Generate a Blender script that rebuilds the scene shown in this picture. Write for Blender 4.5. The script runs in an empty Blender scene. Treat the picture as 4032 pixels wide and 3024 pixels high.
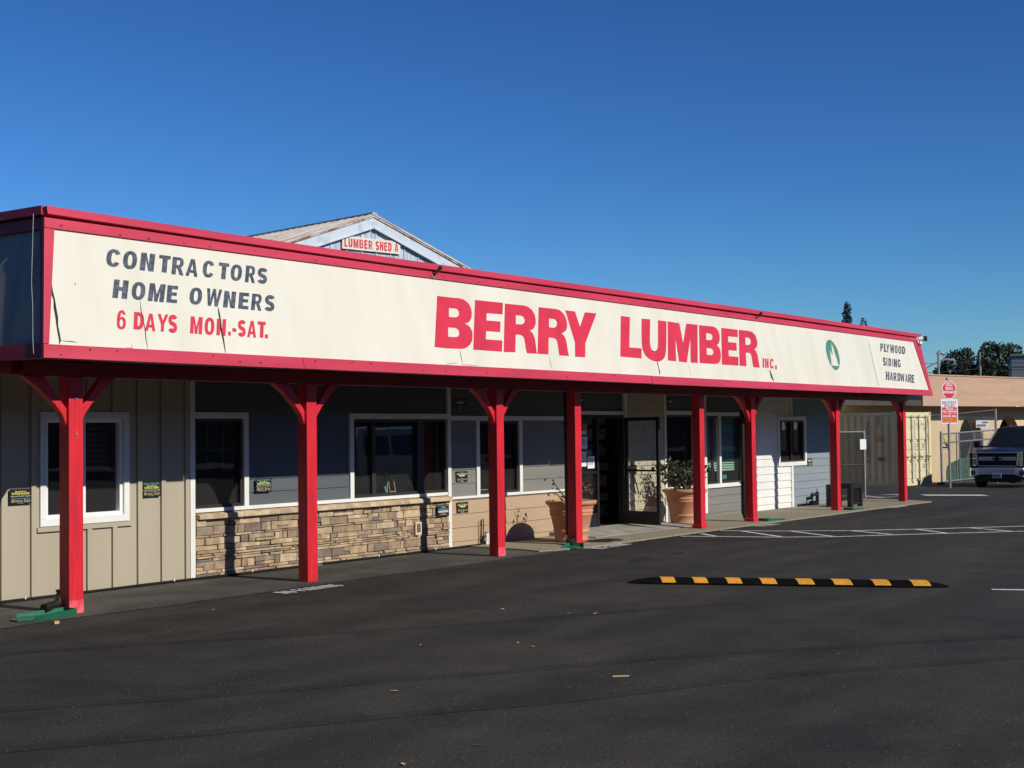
import bpy, bmesh, math, random
from mathutils import Vector, Matrix
from mathutils.geometry import tessellate_polygon
R = math.radians
S = bpy.context.scene
COL = S.collection

# ---------------------------------------------------------------- camera, world, sun, exposure
cam = bpy.data.objects.new('camera', bpy.data.cameras.new('camera'))
COL.objects.link(cam)
cam.data.sensor_width = 36
cam.data.lens = 49.64
cam.data.clip_end = 4000
right, down, fwd = [(0.582077, -0.813046, -0.011993), (0.02039, 0.029339, -0.999362), (0.812878, 0.58146, 0.033656)]
cam.matrix_world = Matrix(((right[0], -down[0], -fwd[0], 0), (right[1], -down[1], -fwd[1], 0), (right[2], -down[2], -fwd[2], 1.8), (0, 0, 0, 1)))
S.camera = cam

w = bpy.data.worlds.new('World'); S.world = w; w.use_nodes = True
wn = w.node_tree; bg = wn.nodes['Background']
sky = wn.nodes.new('ShaderNodeTexSky'); sky.sky_type = 'NISHITA'
sky.sun_disc = False; sky.sun_elevation = R(33.2); sky.sun_rotation = R(180)
sky.altitude = 0; sky.air_density = 1.0; sky.dust_density = 0.0; sky.ozone_density = 10.0
gm = wn.nodes.new('ShaderNodeGamma'); gm.inputs[1].default_value = 1.5                # deepen the clear-day blue
ml = wn.nodes.new('ShaderNodeVectorMath'); ml.operation = 'MULTIPLY'; ml.inputs[1].default_value = (0.48, 0.50, 0.455)
wn.links.new(sky.outputs[0], gm.inputs[0]); wn.links.new(gm.outputs[0], ml.inputs[0]); wn.links.new(ml.outputs[0], bg.inputs[0]); bg.inputs[1].default_value = 0.085

sl = bpy.data.lights.new('sun', 'SUN'); sl.energy = 4.6; sl.angle = R(0.5); sl.color = (1, 0.955, 0.86)
so = bpy.data.objects.new('sun', sl); COL.objects.link(so)
so.rotation_euler = Vector((-0.022, 1, -0.655)).to_track_quat('-Z', 'Y').to_euler()

S.view_settings.view_transform = 'Standard'; S.view_settings.look = 'None'
S.view_settings.exposure = 0.0; S.view_settings.gamma = 1.0

# ---------------------------------------------------------------- materials
def mat(name, c1, c2=None, scale=4.0, rough=0.6, bump=0.0, bscale=None, metal=0.0, spec=0.4, stretch=(1, 1, 1), island=0.0, detail=5, lo=0.35, hi=0.65, coat=0.0):
    m = bpy.data.materials.new(name); m.use_nodes = True
    nt = m.node_tree; p = nt.nodes['Principled BSDF']
    p.inputs['Roughness'].default_value = rough; p.inputs['Metallic'].default_value = metal
    p.inputs['Specular IOR Level'].default_value = spec
    if coat: p.inputs['Coat Weight'].default_value = coat
    c1 = tuple(c1) + (1,); c2 = tuple(c2 or [x * 0.86 for x in c1[:3]]) + (1,)
    tc = nt.nodes.new('ShaderNodeTexCoord'); mp = nt.nodes.new('ShaderNodeMapping')
    mp.inputs['Scale'].default_value = stretch
    nt.links.new(tc.outputs['Object'], mp.inputs['Vector'])
    n = nt.nodes.new('ShaderNodeTexNoise'); n.inputs['Scale'].default_value = scale; n.inputs['Detail'].default_value = detail
    nt.links.new(mp.outputs[0], n.inputs['Vector'])
    cr = nt.nodes.new('ShaderNodeValToRGB')
    cr.color_ramp.elements[0].position = lo; cr.color_ramp.elements[1].position = hi
    cr.color_ramp.elements[0].color = c2; cr.color_ramp.elements[1].color = c1
    nt.links.new(n.outputs['Fac'], cr.inputs[0]); out = cr.outputs[0]
    if island:
        g = nt.nodes.new('ShaderNodeNewGeometry'); h = nt.nodes.new('ShaderNodeHueSaturation')
        mr = nt.nodes.new('ShaderNodeMapRange'); mr.inputs['To Min'].default_value = 1 - island; mr.inputs['To Max'].default_value = 1 + island
        nt.links.new(g.outputs['Random Per Island'], mr.inputs['Value']); nt.links.new(mr.outputs[0], h.inputs['Value'])
        nt.links.new(out, h.inputs['Color']); out = h.outputs[0]
    nt.links.new(out, p.inputs['Base Color'])
    if bump:
        b = nt.nodes.new('ShaderNodeBump'); b.inputs['Strength'].default_value = bump; b.inputs['Distance'].default_value = 0.02
        n2 = nt.nodes.new('ShaderNodeTexNoise'); n2.inputs['Scale'].default_value = bscale or scale * 6; n2.inputs['Detail'].default_value = 4
        nt.links.new(mp.outputs[0], n2.inputs['Vector']); nt.links.new(n2.outputs['Fac'], b.inputs['Height'])
        nt.links.new(b.outputs[0], p.inputs['Normal'])
    return m

def glass(name, tint=(0.75, 0.8, 0.8), dust=0.035):
    m = bpy.data.materials.new(name); m.use_nodes = True
    nt = m.node_tree; nt.nodes.remove(nt.nodes['Principled BSDF'])
    t = nt.nodes.new('ShaderNodeBsdfTransparent'); t.inputs[0].default_value = tuple(tint) + (1,)
    g = nt.nodes.new('ShaderNodeBsdfGlossy'); g.inputs['Roughness'].default_value = 0.01
    n = nt.nodes.new('ShaderNodeTexNoise'); n.inputs['Scale'].default_value = 1.3
    b = nt.nodes.new('ShaderNodeBump'); b.inputs['Strength'].default_value = 0.02; b.inputs['Distance'].default_value = 0.05
    nt.links.new(n.outputs['Fac'], b.inputs['Height']); nt.links.new(b.outputs[0], g.inputs['Normal'])
    lw = nt.nodes.new('ShaderNodeLayerWeight'); lw.inputs['Blend'].default_value = 0.5
    pw = nt.nodes.new('ShaderNodeMath'); pw.operation = 'POWER'; pw.inputs[1].default_value = 4.0; nt.links.new(lw.outputs['Facing'], pw.inputs[0])
    f = nt.nodes.new('ShaderNodeMath'); f.operation = 'MULTIPLY_ADD'; f.inputs[1].default_value = 0.85; f.inputs[2].default_value = 0.085; nt.links.new(pw.outputs[0], f.inputs[0])
    df = nt.nodes.new('ShaderNodeBsdfDiffuse'); df.inputs[0].default_value = (0.55, 0.53, 0.5, 1); y = nt.nodes.new('ShaderNodeMixShader'); y.inputs[0].default_value = dust   # a film of dust
    nt.links.new(t.outputs[0], y.inputs[1]); nt.links.new(df.outputs[0], y.inputs[2])
    x = nt.nodes.new('ShaderNodeMixShader')
    nt.links.new(f.outputs[0], x.inputs[0]); nt.links.new(y.outputs[0], x.inputs[1]); nt.links.new(g.outputs[0], x.inputs[2])
    nt.links.new(x.outputs[0], nt.nodes['Material Output'].inputs[0])
    return m

def asphalt_mat(name, base, warm, dark, speck=0.5):
    m = bpy.data.materials.new(name); m.use_nodes = True
    nt = m.node_tree; p = nt.nodes['Principled BSDF']; L = nt.links.new
    p.inputs['Roughness'].default_value = 0.85; p.inputs['Specular IOR Level'].default_value = 0.3
    tc = nt.nodes.new('ShaderNodeTexCoord')
    def noise(scale, detail=4, st=(1, 1, 1), rot=0):
        mp = nt.nodes.new('ShaderNodeMapping'); mp.inputs['Scale'].default_value = st; mp.inputs['Rotation'].default_value = (0, 0, rot)
        L(tc.outputs['Object'], mp.inputs['Vector'])
        n = nt.nodes.new('ShaderNodeTexNoise'); n.inputs['Scale'].default_value = scale; n.inputs['Detail'].default_value = detail
        L(mp.outputs[0], n.inputs['Vector']); return n.outputs['Fac']
    def ramp(f, a, b, ca, cb):
        r = nt.nodes.new('ShaderNodeValToRGB'); e = r.color_ramp.elements
        e[0].position = a; e[1].position = b; e[0].color = tuple(ca) + (1,); e[1].color = tuple(cb) + (1,)
        L(f, r.inputs[0]); return r.outputs[0]
    def mix(kind, fac, a, b):
        x = nt.nodes.new('ShaderNodeMix'); x.data_type = 'RGBA'; x.blend_type = kind
        if isinstance(fac, float): x.inputs[0].default_value = fac
        else: L(fac, x.inputs[0])
        L(a, x.inputs[6]); L(b, x.inputs[7]); return x.outputs[2]
    c = ramp(noise(0.35, 6), 0.38, 0.68, base, warm)
    streak = ramp(noise(0.9, 5, (0.22, 1.6, 1), R(-58)), 0.40, 0.62, (0.66, 0.66, 0.68), (1.12, 1.12, 1.10))
    c = mix('MULTIPLY', 0.85, c, streak)
    fine = ramp(noise(95, 3), 0.3, 0.75, (1 - speck,) * 3, (1 + speck,) * 3)
    c = mix('MULTIPLY', 1.0, c, fine)
    c = mix('MULTIPLY', 0.9, c, ramp(noise(30, 5), 0.34, 0.68, (0.72,) * 3, (1.30,) * 3))
    c = mix('MULTIPLY', 0.9, c, ramp(noise(1.6, 7), 0.36, 0.64, (0.74, 0.75, 0.77), (1.20, 1.18, 1.14)))
    v = nt.nodes.new('ShaderNodeTexVoronoi'); v.inputs['Scale'].default_value = 26
    L(tc.outputs['Object'], v.inputs['Vector'])
    cut = nt.nodes.new('ShaderNodeMath'); cut.operation = 'LESS_THAN'; cut.inputs[1].default_value = 0.11; L(v.outputs['Distance'], cut.inputs[0])
    gate = nt.nodes.new('ShaderNodeMath'); gate.operation = 'GREATER_THAN'; gate.inputs[1].default_value = 0.50; L(noise(5, 3), gate.inputs[0])
    ml = nt.nodes.new('ShaderNodeMath'); ml.operation = 'MULTIPLY'; L(cut.outputs[0], ml.inputs[0]); L(gate.outputs[0], ml.inputs[1])
    bits = ramp(noise(40, 1), 0.4, 0.6, (0.10, 0.095, 0.09), (0.32, 0.30, 0.26))
    c = mix('MIX', ml.outputs[0], c, bits)
    L(c, p.inputs['Base Color'])
    b = nt.nodes.new('ShaderNodeBump'); b.inputs['Strength'].default_value = 0.5; b.inputs['Distance'].default_value = 0.012
    L(noise(120, 3), b.inputs['Height']); L(b.outputs[0], p.inputs['Normal'])
    return m

M = {}
M['asphalt'] = asphalt_mat('asphalt', (0.0320, 0.0315, 0.0262), (0.0440, 0.0390, 0.0315), (0.02,) * 3, 0.75)
M['old_pave'] = asphalt_mat('old_pavement', (0.066, 0.064, 0.055), (0.090, 0.085, 0.071), (0.05,) * 3, 0.25)
M['concrete'] = mat('exposed_aggregate', (0.38, 0.325, 0.225), (0.15, 0.135, 0.095), 34, 0.85, 0.4, 120, lo=0.3, hi=0.7)
M['smooth_conc'] = mat('smooth_concrete', (0.36, 0.34, 0.29), (0.25, 0.235, 0.20), 3, 0.8, 0.15, 60)
M['line'] = mat('road_paint', (0.62, 0.62, 0.58), (0.22, 0.22, 0.21), 14, 0.7, lo=0.33, hi=0.5)
M['fascia_red'] = mat('weathered_red_board', (0.55, 0.042, 0.080), (0.45, 0.030, 0.060), 2.2, 0.5, 0.12, 40, stretch=(0.25, 1, 2))
M['post_red'] = mat('red_post_paint', (0.66, 0.018, 0.032), (0.50, 0.013, 0.024), 5, 0.5, 0.25, 40, stretch=(5, 5, 0.3))
M['faded_red'] = mat('faded_post_paint', (0.74, 0.12, 0.15), (0.66, 0.05, 0.07), 12, 0.6, lo=0.4, hi=0.6)
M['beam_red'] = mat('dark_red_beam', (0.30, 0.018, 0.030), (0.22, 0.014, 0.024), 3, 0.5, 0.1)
M['cream'] = mat('cream_sign_board', (0.685, 0.66, 0.56), (0.63, 0.60, 0.495), 1.4, 0.55, 0.35, 0.7, stretch=(1.6, 1, 0.35))
M['shaded_cream'] = mat('shaded_end_board', (0.20, 0.22, 0.20), (0.33, 0.33, 0.29), 1.1, 0.6, stretch=(1, 3, 0.6), lo=0.5, hi=0.7)  # shade of the canopy end painted into the cream, with light grey streaks
M['paint_red'] = mat('red_letter_paint', (0.63, 0.030, 0.060), (0.54, 0.024, 0.050), 3, 0.5)
M['paint_navy'] = mat('faded_navy_paint', (0.032, 0.045, 0.066), (0.095, 0.112, 0.14), 22, 0.6, lo=0.38, hi=0.60)
M['paint_green'] = mat('green_paint', (0.085, 0.235, 0.175), (0.065, 0.20, 0.15), 5, 0.5)
M['crack'] = mat('crack_dark', (0.03, 0.028, 0.025), (0.02, 0.02, 0.02), 5, 0.9)
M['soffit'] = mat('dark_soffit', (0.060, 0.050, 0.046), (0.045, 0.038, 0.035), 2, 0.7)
M['taupe'] = mat('taupe_siding', (0.41, 0.355, 0.262), (0.375, 0.325, 0.238), 1.2, 0.6, 0.08, 60, stretch=(2, 2, 0.3))
M['charcoal'] = mat('charcoal_siding', (0.098, 0.108, 0.118), (0.082, 0.091, 0.100), 1.5, 0.6, 0.1, 50, stretch=(0.3, 1, 3))
M['pewter'] = mat('pewter_siding', (0.205, 0.198, 0.178), (0.180, 0.173, 0.155), 1.5, 0.6, 0.1, 50, stretch=(0.3, 1, 3))
M['khaki'] = mat('khaki_siding', (0.44, 0.315, 0.20), (0.40, 0.285, 0.18), 1.5, 0.6, 0.08, 50, stretch=(0.3, 1, 3))
M['shingle'] = mat('tan_shingle', (0.50, 0.445, 0.315), (0.45, 0.40, 0.28), 3, 0.7, 0.15, 60, stretch=(3, 1, 0.6))
M['ltgray'] = mat('pale_gray_siding', (0.235, 0.275, 0.300), (0.210, 0.247, 0.270), 1.5, 0.6, 0.08, 50, stretch=(0.3, 1, 3))
M['white'] = mat('white_trim_paint', (0.74, 0.74, 0.70), (0.68, 0.68, 0.64), 3, 0.5, 0.05)
M['vinyl'] = mat('white_vinyl', (0.82, 0.82, 0.80), (0.78, 0.78, 0.76), 3, 0.35)
M['bronze'] = mat('dark_bronze_frame', (0.035, 0.031, 0.028), (0.028, 0.025, 0.023), 3, 0.4)
M['black'] = mat('black_metal', (0.016, 0.016, 0.017), (0.012, 0.012, 0.012), 4, 0.45)
M['rubber'] = mat('black_rubber', (0.0025, 0.0025, 0.0025), (0.006, 0.006, 0.0055), 18, 1.0, 0.3, 60, spec=0.08)
M['yellow'] = mat('yellow_reflective', (0.80, 0.37, 0.035), (0.62, 0.28, 0.03), 12, 0.5)
M['glass'] = glass('window_glass'); M['clear_glass'] = glass('door_glass', (0.86, 0.88, 0.88), 0.015)
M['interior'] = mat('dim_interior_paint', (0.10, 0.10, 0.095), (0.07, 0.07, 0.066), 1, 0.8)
M['blind'] = mat('pale_green_blind', (0.50, 0.72, 0.58), (0.46, 0.68, 0.54), 3, 0.5)
M['green_plastic'] = mat('green_plastic', (0.012, 0.135, 0.070), (0.009, 0.10, 0.052), 4, 0.45)
M['terracotta'] = mat('terracotta', (0.58, 0.225, 0.11), (0.50, 0.275, 0.17), 3, 0.75, 0.08, 40, stretch=(1, 1, 2.5))
M['soil'] = mat('potting_soil', (0.05, 0.035, 0.025), (0.03, 0.022, 0.016), 20, 0.95, 0.5)
M['leaf'] = mat('shrub_leaf', (0.055, 0.085, 0.022), (0.030, 0.050, 0.016), 9, 0.5, island=0.45)
M['dry_leaf'] = mat('reddish_leaf', (0.16, 0.075, 0.050), (0.09, 0.055, 0.03), 9, 0.6, island=0.4)
M['stem'] = mat('woody_stem', (0.10, 0.075, 0.05), (0.06, 0.045, 0.03), 20, 0.8)
M['paper'] = mat('white_paper', (0.75, 0.76, 0.76), (0.70, 0.71, 0.71), 3, 0.6)
M['ink'] = mat('grey_ink', (0.18, 0.18, 0.19), None, 3, 0.6)
M['plaque'] = mat('black_plaque', (0.016, 0.018, 0.022), (0.012, 0.014, 0.018), 5, 0.4)
M['t_yellow'] = mat('yellow_print', (0.78, 0.66, 0.05), None, 5, 0.5)
M['t_green'] = mat('green_print', (0.06, 0.42, 0.27), None, 5, 0.5)
M['t_white'] = mat('white_print', (0.70, 0.72, 0.76), None, 5, 0.5)
M['t_blue'] = mat('blue_print', (0.13, 0.26, 0.42), None, 5, 0.5)
M['t_gold'] = mat('gold_print', (0.50, 0.40, 0.14), None, 5, 0.5)
M['galv'] = mat('galvanised_steel', (0.42, 0.44, 0.45), (0.30, 0.32, 0.33), 6, 0.45, metal=0.6)
M['wire'] = mat('grey_fence_wire', (0.20, 0.205, 0.205), (0.15, 0.155, 0.155), 6, 0.5, metal=0.3)
M['shed_metal'] = mat('painted_shed_metal', (0.46, 0.535, 0.60), (0.28, 0.32, 0.37), 1.6, 0.5, 0.1, 20, stretch=(5, 5, 0.4), lo=0.30, hi=0.52)
M['shed_trim'] = mat('painted_shed_trim', (0.52, 0.585, 0.64), (0.40, 0.41, 0.42), 3, 0.5, lo=0.28, hi=0.48)
M['rust'] = mat('rusty_edge', (0.26, 0.10, 0.045), (0.55, 0.50, 0.46), 3.5, 0.8, lo=0.40, hi=0.60)
M['shed_roof'] = mat('weathered_tin_roof', (0.50, 0.46, 0.42), (0.30, 0.215, 0.165), 1.2, 0.6, 0.1, stretch=(1, 4, 1), lo=0.30, hi=0.55)
M['container'] = mat('cream_container_paint', (0.70, 0.62, 0.39), (0.62, 0.54, 0.33), 1.4, 0.5, 0.06, 30)
M['cont_mark'] = mat('container_marking', (0.22, 0.20, 0.14), None, 6, 0.6)
M['tan_band'] = mat('tan_brick_parapet', (0.50, 0.315, 0.205), (0.43, 0.28, 0.20), 0.9, 0.8, 0.2, 12, stretch=(0.5, 1, 6))
M['tan_wall'] = mat('pale_tan_stucco', (0.66, 0.50, 0.30), (0.58, 0.44, 0.265), 1.0, 0.8, 0.1, 30)
M['mortar'] = mat('pale_mortar', (0.68, 0.50, 0.35), (0.56, 0.38, 0.25), 2, 0.9)
M['grey_clad'] = mat('blue_grey_cladding', (0.20, 0.22, 0.25), (0.17, 0.19, 0.22), 0.6, 0.6)
M['sign_red'] = mat('red_sign_sheet', (0.60, 0.035, 0.055), (0.53, 0.035, 0.055), 4, 0.4)
M['sign_white'] = mat('white_sign_sheet', (0.78, 0.76, 0.76), (0.73, 0.71, 0.71), 4, 0.4)
M['orange'] = mat('orange_print', (0.80, 0.42, 0.03), None, 5, 0.5)
M['tree_leaf'] = mat('evergreen_foliage', (0.066, 0.092, 0.036), (0.030, 0.047, 0.022), 0.5, 0.6, island=0.5)
M['conifer_leaf'] = mat('conifer_foliage', (0.050, 0.064, 0.050), (0.024, 0.034, 0.028), 0.8, 0.6, island=0.5)
M['bark'] = mat('tree_bark', (0.11, 0.08, 0.06), (0.07, 0.05, 0.04), 8, 0.9)
M['pole_wood'] = mat('weathered_pole', (0.24, 0.21, 0.18), (0.16, 0.14, 0.12), 3, 0.85)
M['car_navy'] = mat('dark_blue_car_paint', (0.011, 0.0125, 0.016), (0.009, 0.0105, 0.014), 3, 0.3, spec=0.4, coat=0.35)
M['chrome'] = mat('chrome', (0.80, 0.79, 0.79), (0.72, 0.715, 0.72), 3, 0.32, metal=0.8)
M['tyre'] = mat('tyre_rubber', (0.013, 0.013, 0.013), (0.02, 0.02, 0.02), 10, 0.85)
M['lamp'] = mat('lamp_lens', (0.22, 0.20, 0.19), (0.12, 0.11, 0.105), 12, 0.12, spec=0.6)
M['autoglass'] = mat('dark_auto_glass', (0.012, 0.015, 0.016), None, 3, 0.05, spec=0.6)
M['plate'] = mat('licence_plate', (0.50, 0.51, 0.56), (0.42, 0.43, 0.48), 6, 0.5)
M['van_white'] = mat('silver_van_paint', (0.72, 0.76, 0.78), (0.70, 0.74, 0.76), 3, 0.3, spec=0.5, coat=0.5)
M['screen_green'] = mat('green_screen_cloth', (0.045, 0.13, 0.085), (0.02, 0.06, 0.042), 3, 0.8)
M['wood'] = mat('pale_wood', (0.52, 0.38, 0.18), (0.44, 0.31, 0.14), 6, 0.6)
M['teal'] = mat('teal_plastic', (0.16, 0.42, 0.40), None, 6, 0.5)
M['stain'] = mat('oily_asphalt', (0.014, 0.014, 0.014), (0.024, 0.023, 0.022), 6, 0.6)
M['tyre_mark'] = asphalt_mat('tyre_mark', (0.0250, 0.0245, 0.0212), (0.034, 0.031, 0.026), (0.02,) * 3, 0.75)
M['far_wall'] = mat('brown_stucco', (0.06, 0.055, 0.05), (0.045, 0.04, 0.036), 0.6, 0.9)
STONE = [mat('ledge_stone', a, b, 7, 0.85, 0.6, 25) for a, b in (
    ((0.49, 0.355, 0.215), (0.32, 0.23, 0.14)), ((0.40, 0.29, 0.18), (0.25, 0.185, 0.12)), ((0.30, 0.235, 0.165), (0.20, 0.155, 0.11)),
    ((0.56, 0.43, 0.28), (0.36, 0.265, 0.165)), ((0.23, 0.17, 0.13), (0.15, 0.11, 0.09)), ((0.185, 0.17, 0.15), (0.12, 0.11, 0.10)), ((0.38, 0.26, 0.155), (0.19, 0.14, 0.10)))]

# ---------------------------------------------------------------- helpers
def tag(o, label=None, cat=None, group=None, kind=None):
    if label: o['label'] = label
    if cat: o['category'] = cat
    if group: o['group'] = group
    if kind: o['kind'] = kind
    return o

def empty(name, loc=(0, 0, 0), rz=0.0, **kw):
    o = bpy.data.objects.new(name, None); COL.objects.link(o)
    o.location = loc; o.rotation_euler = (0, 0, rz); o.empty_display_size = 0.2
    return tag(o, **kw)

GL = {}
def load_glyphs(chars):
    dg = bpy.context.evaluated_depsgraph_get()
    for bold in (0, 1):
        for ch in chars if not bold else [c for c in chars if c.islower()]:
            c = bpy.data.curves.new('glyph', 'FONT'); c.body = ch; c.size = 1; c.resolution_u = 3
            c.offset = 0.012 if bold else 0.0
            o = bpy.data.objects.new('glyph', c); COL.objects.link(o)
            dg.update(); me = bpy.data.meshes.new_from_object(o.evaluated_get(dg))
            vs = [(v.co.x, v.co.y) for v in me.vertices]; fs = [tuple(p.vertices) for p in me.polygons]
            bpy.data.objects.remove(o); bpy.data.curves.remove(c); bpy.data.meshes.remove(me)
            if vs: GL[ch, bold] = (vs, fs, min(v[0] for v in vs), max(v[0] for v in vs), min(v[1] for v in vs), max(v[1] for v in vs))
load_glyphs('ABCDEFGHIJKLMNOPQRSTUVWXYZabcdefghijklmnopqrstuvwxyz0123456789.-/&')
CAP = GL['H', 0][5]
# ---------------------------------------------------------------- sign-writer's bold capitals (outlines in a cell one unit high)
def font_shapes():
    s, b = 0.268, 0.205                                            # stem and bar
    def arc(cx, cy, rx, ry, a0, a1, n=12, p=2.35):
        o = []
        for i in range(n + 1):
            a = R(a0 + (a1 - a0) * i / n); c, d = math.cos(a), math.sin(a)
            o.append((cx + rx * math.copysign(abs(c) ** (2 / p), c), cy + ry * math.copysign(abs(d) ** (2 / p), d)))
        return o
    def thick(pts, wds):
        L, Rr = [], []
        for i, (x, y) in enumerate(pts):
            a = pts[max(i - 1, 0)]; c = pts[min(i + 1, len(pts) - 1)]; dx, dy = c[0] - a[0], c[1] - a[1]; m = math.hypot(dx, dy)
            h = wds[i] / 2 if isinstance(wds, list) else wds / 2
            L.append((x - dy / m * h, y + dx / m * h)); Rr.append((x + dy / m * h, y - dx / m * h))
        return L + Rr[::-1]
    def ring(w): return [arc(w / 2, .5, w / 2, .5, 0, 360, 32)[:-1], arc(w / 2, .5, w / 2 - s, .5 - b * .92, 0, 360, 32)[:-1]]
    def sline(w):
        x0, x1 = s * .48, w - s * .48; y0, y1 = b * .5, 1 - b * .5; m = .5
        up = arc(w / 2, .73, (x1 - x0) / 2, y1 - .73, 18, 180, 10) + arc(w / 2, .73, (x1 - x0) / 2, .21, 180, 250, 5)
        lo = arc(w / 2, .27, (x1 - x0) / 2, .21, 70, 0, 5) + arc(w / 2, .27, (x1 - x0) / 2, .27 - y0, 0, -162, 10)
        pts = up + lo; out = [pts[0]]
        for q in pts[1:]:
            if math.hypot(q[0] - out[-1][0], q[1] - out[-1][1]) > .02: out.append(q)
        return [thick(out, s * .93)]
    def bowl(w, y0, y1, x=0.0): return [(x, y1)] + arc(w - (y1 - y0) / 2 * .95, (y0 + y1) / 2, (y1 - y0) / 2 * .95, (y1 - y0) / 2, 90, -90, 14) + [(x, y0)]
    F = {}
    F['I'] = [[(0, 0), (s, 0), (s, 1), (0, 1)]]
    F['L'] = [[(0, 0), (.56, 0), (.56, b), (s, b), (s, 1), (0, 1)]]
    F['T'] = [[(.2, 0), (.2 + s, 0), (.2 + s, 1 - b), (.62, 1 - b), (.62, 1), (0, 1), (0, 1 - b), (.2, 1 - b)]]
    F['H'] = [[(0, 0), (s, 0), (s, .41), (.70 - s, .41), (.70 - s, 0), (.70, 0), (.70, 1), (.70 - s, 1), (.70 - s, .41 + b), (s, .41 + b), (s, 1), (0, 1)]]
    F['E'] = [[(0, 0), (.62, 0), (.62, b), (s, b), (s, .42), (.57, .42), (.57, .42 + b * .95), (s, .42 + b * .95), (s, 1 - b), (.61, 1 - b), (.61, 1), (0, 1)]]
    F['F'] = [[(0, 0), (s, 0), (s, .40), (.54, .40), (.54, .40 + b), (s, .40 + b), (s, 1 - b), (.59, 1 - b), (.59, 1), (0, 1)]]
    F['N'] = [[(0, 0), (s, 0), (s, .64), (.70 - s, 0), (.70, 0), (.70, 1), (.70 - s, 1), (.70 - s, .36), (s, 1), (0, 1)]]
    F['M'] = [[(0, 0), (s * .95, 0), (s * .95, .70), (.345, 0), (.535, 0), (.88 - s * .95, .70), (.88 - s * .95, 0), (.88, 0), (.88, 1), (.60, 1), (.44, .40), (.28, 1), (0, 1)]]
    F['A'] = [[(0, 0), (.225, 0), (.275, .20), (.525, .20), (.575, 0), (.80, 0), (.53, 1), (.27, 1)], [(.315, .36), (.485, .36), (.40, .74)]]
    F['V'] = [[(.27, 0), (.51, 0), (.78, 1), (.55, 1), (.39, .30), (.23, 1), (0, 1)]]
    F['W'] = [[(.19, 0), (.41, 0), (.535, .62), (.66, 0), (.88, 0), (1.07, 1), (.86, 1), (.755, .37), (.635, 1), (.435, 1), (.315, .37), (.21, 1), (0, 1)]]
    F['Y'] = [[(.28, 0), (.50, 0), (.50, .40), (.78, 1), (.55, 1), (.39, .62), (.23, 1), (0, 1), (.28, .40)]]
    F['K'] = [[(0, 0), (s, 0), (s, .28), (.30, .40), (.50, 0), (.76, 0), (.45, .56), (.74, 1), (.48, 1), (s, .60), (s, 1), (0, 1)]]
    F['X'] = [[(0, 0), (.25, 0), (.38, .30), (.51, 0), (.76, 0), (.51, .51), (.75, 1), (.50, 1), (.38, .72), (.26, 1), (.01, 1), (.25, .51)]]
    F['Z'] = [[(0, 0), (.66, 0), (.66, b), (.27, b), (.65, 1 - b), (.65, 1), (.03, 1), (.03, 1 - b), (.39, 1 - b), (0, b)]]
    F['O'] = ring(.80); F['0'] = ring(.62)
    F['Q'] = [arc(.40, .5, .40, .5, -40, 310, 30) + [(.66, -.06), (.80, .06)], ring(.80)[1]]
    F['C'] = [arc(.39, .5, .39, .5, 28, 332, 26) + arc(.39, .5, .39 - s, .5 - b * .92, 326, 34, 24)]
    F['G'] = [arc(.40, .5, .40, .5, 28, 318, 26) + [(.79, .14), (.79, .53), (.43, .53), (.43, .38), (.60, .38), (.60, .23)] + arc(.40, .5, .40 - s, .5 - b * .92, 312, 34, 24)]
    F['D'] = [[(0, 0), (0, 1)] + arc(.34, .5, .38, .5, 90, -90, 18), [(s, b), (s, 1 - b)] + arc(.30, .5, .38 - s + .04, .5 - b, 90, -90, 16)]
    F['P'] = [[(0, 0), (0, 1)] + arc(.40, .70, .27, .30, 90, -90, 14) + [(s, .40), (s, 0)], [(s, .56), (s, .84)] + arc(.36, .70, .10, .14, 90, -90, 8)]
    F['R'] = [[(0, 0), (0, 1)] + arc(.42, .71, .27, .29, 90, -62, 14) + [(.55, .40), (.64, .24), (.74, 0), (.50, 0), (.42, .22), (.34, .36), (s, .39), (s, 0)], [(s, .56), (s, .84)] + arc(.38, .70, .10, .14, 90, -90, 8)]
    F['B'] = [[(0, 0), (0, 1)] + arc(.41, .745, .265, .255, 90, -68, 12) + arc(.41, .275, .30, .275, 62, -90, 14), [(s, .60), (s, .85)] + arc(.36, .725, .11, .125, 90, -90, 8), [(s, .15), (s, .45)] + arc(.37, .30, .12, .15, 90, -90, 8)]
    F['U'] = [[(0, 1)] + arc(.36, .36, .36, .36, 180, 360, 18) + [(.72, 1), (.72 - s, 1)] + arc(.36, .36, .36 - s, .36 - b, 360, 180, 14) + [(s, 1)]]
    F['J'] = [[(0, .36)] + arc(.28, .32, .28, .32, 180, 360, 16) + [(.56, 1), (.56 - s, 1)] + arc(.28, .32, .28 - s, .32 - b, 360, 180, 12) + [(s, .36)]]
    F['S'] = sline(.68)
    F['6'] = [arc(.33, .5, .33, .5, 30, 180, 14) + arc(.33, .33, .33, .33, 180, 450, 24)[:-1] + [(.30, .64), (s, .60)] + arc(.33, .60, .33 - s + .02, .26, 175, 40, 8), arc(.33, .33, .13, .19, 0, 360, 16)[:-1]]
    F['1'] = [[(.16, 0), (.16 + s, 0), (.16 + s, 1), (.20, 1), (0, .82), (0, .66), (.16, .74)]]
    F['2'] = [[(0, 0), (.62, 0), (.62, b), (.28, b), (.56, .50)] + arc(.31, .70, .31, .30, -20, 172, 14) + arc(.31, .70, .31 - s, .30 - b, 165, -25, 10) + [(0, .12)]]
    F['3'] = [thick(arc(.30, .75, .21, .17, 150, -75, 10) + arc(.30, .28, .22, .20, 75, -155, 10), s * .9)]
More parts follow.
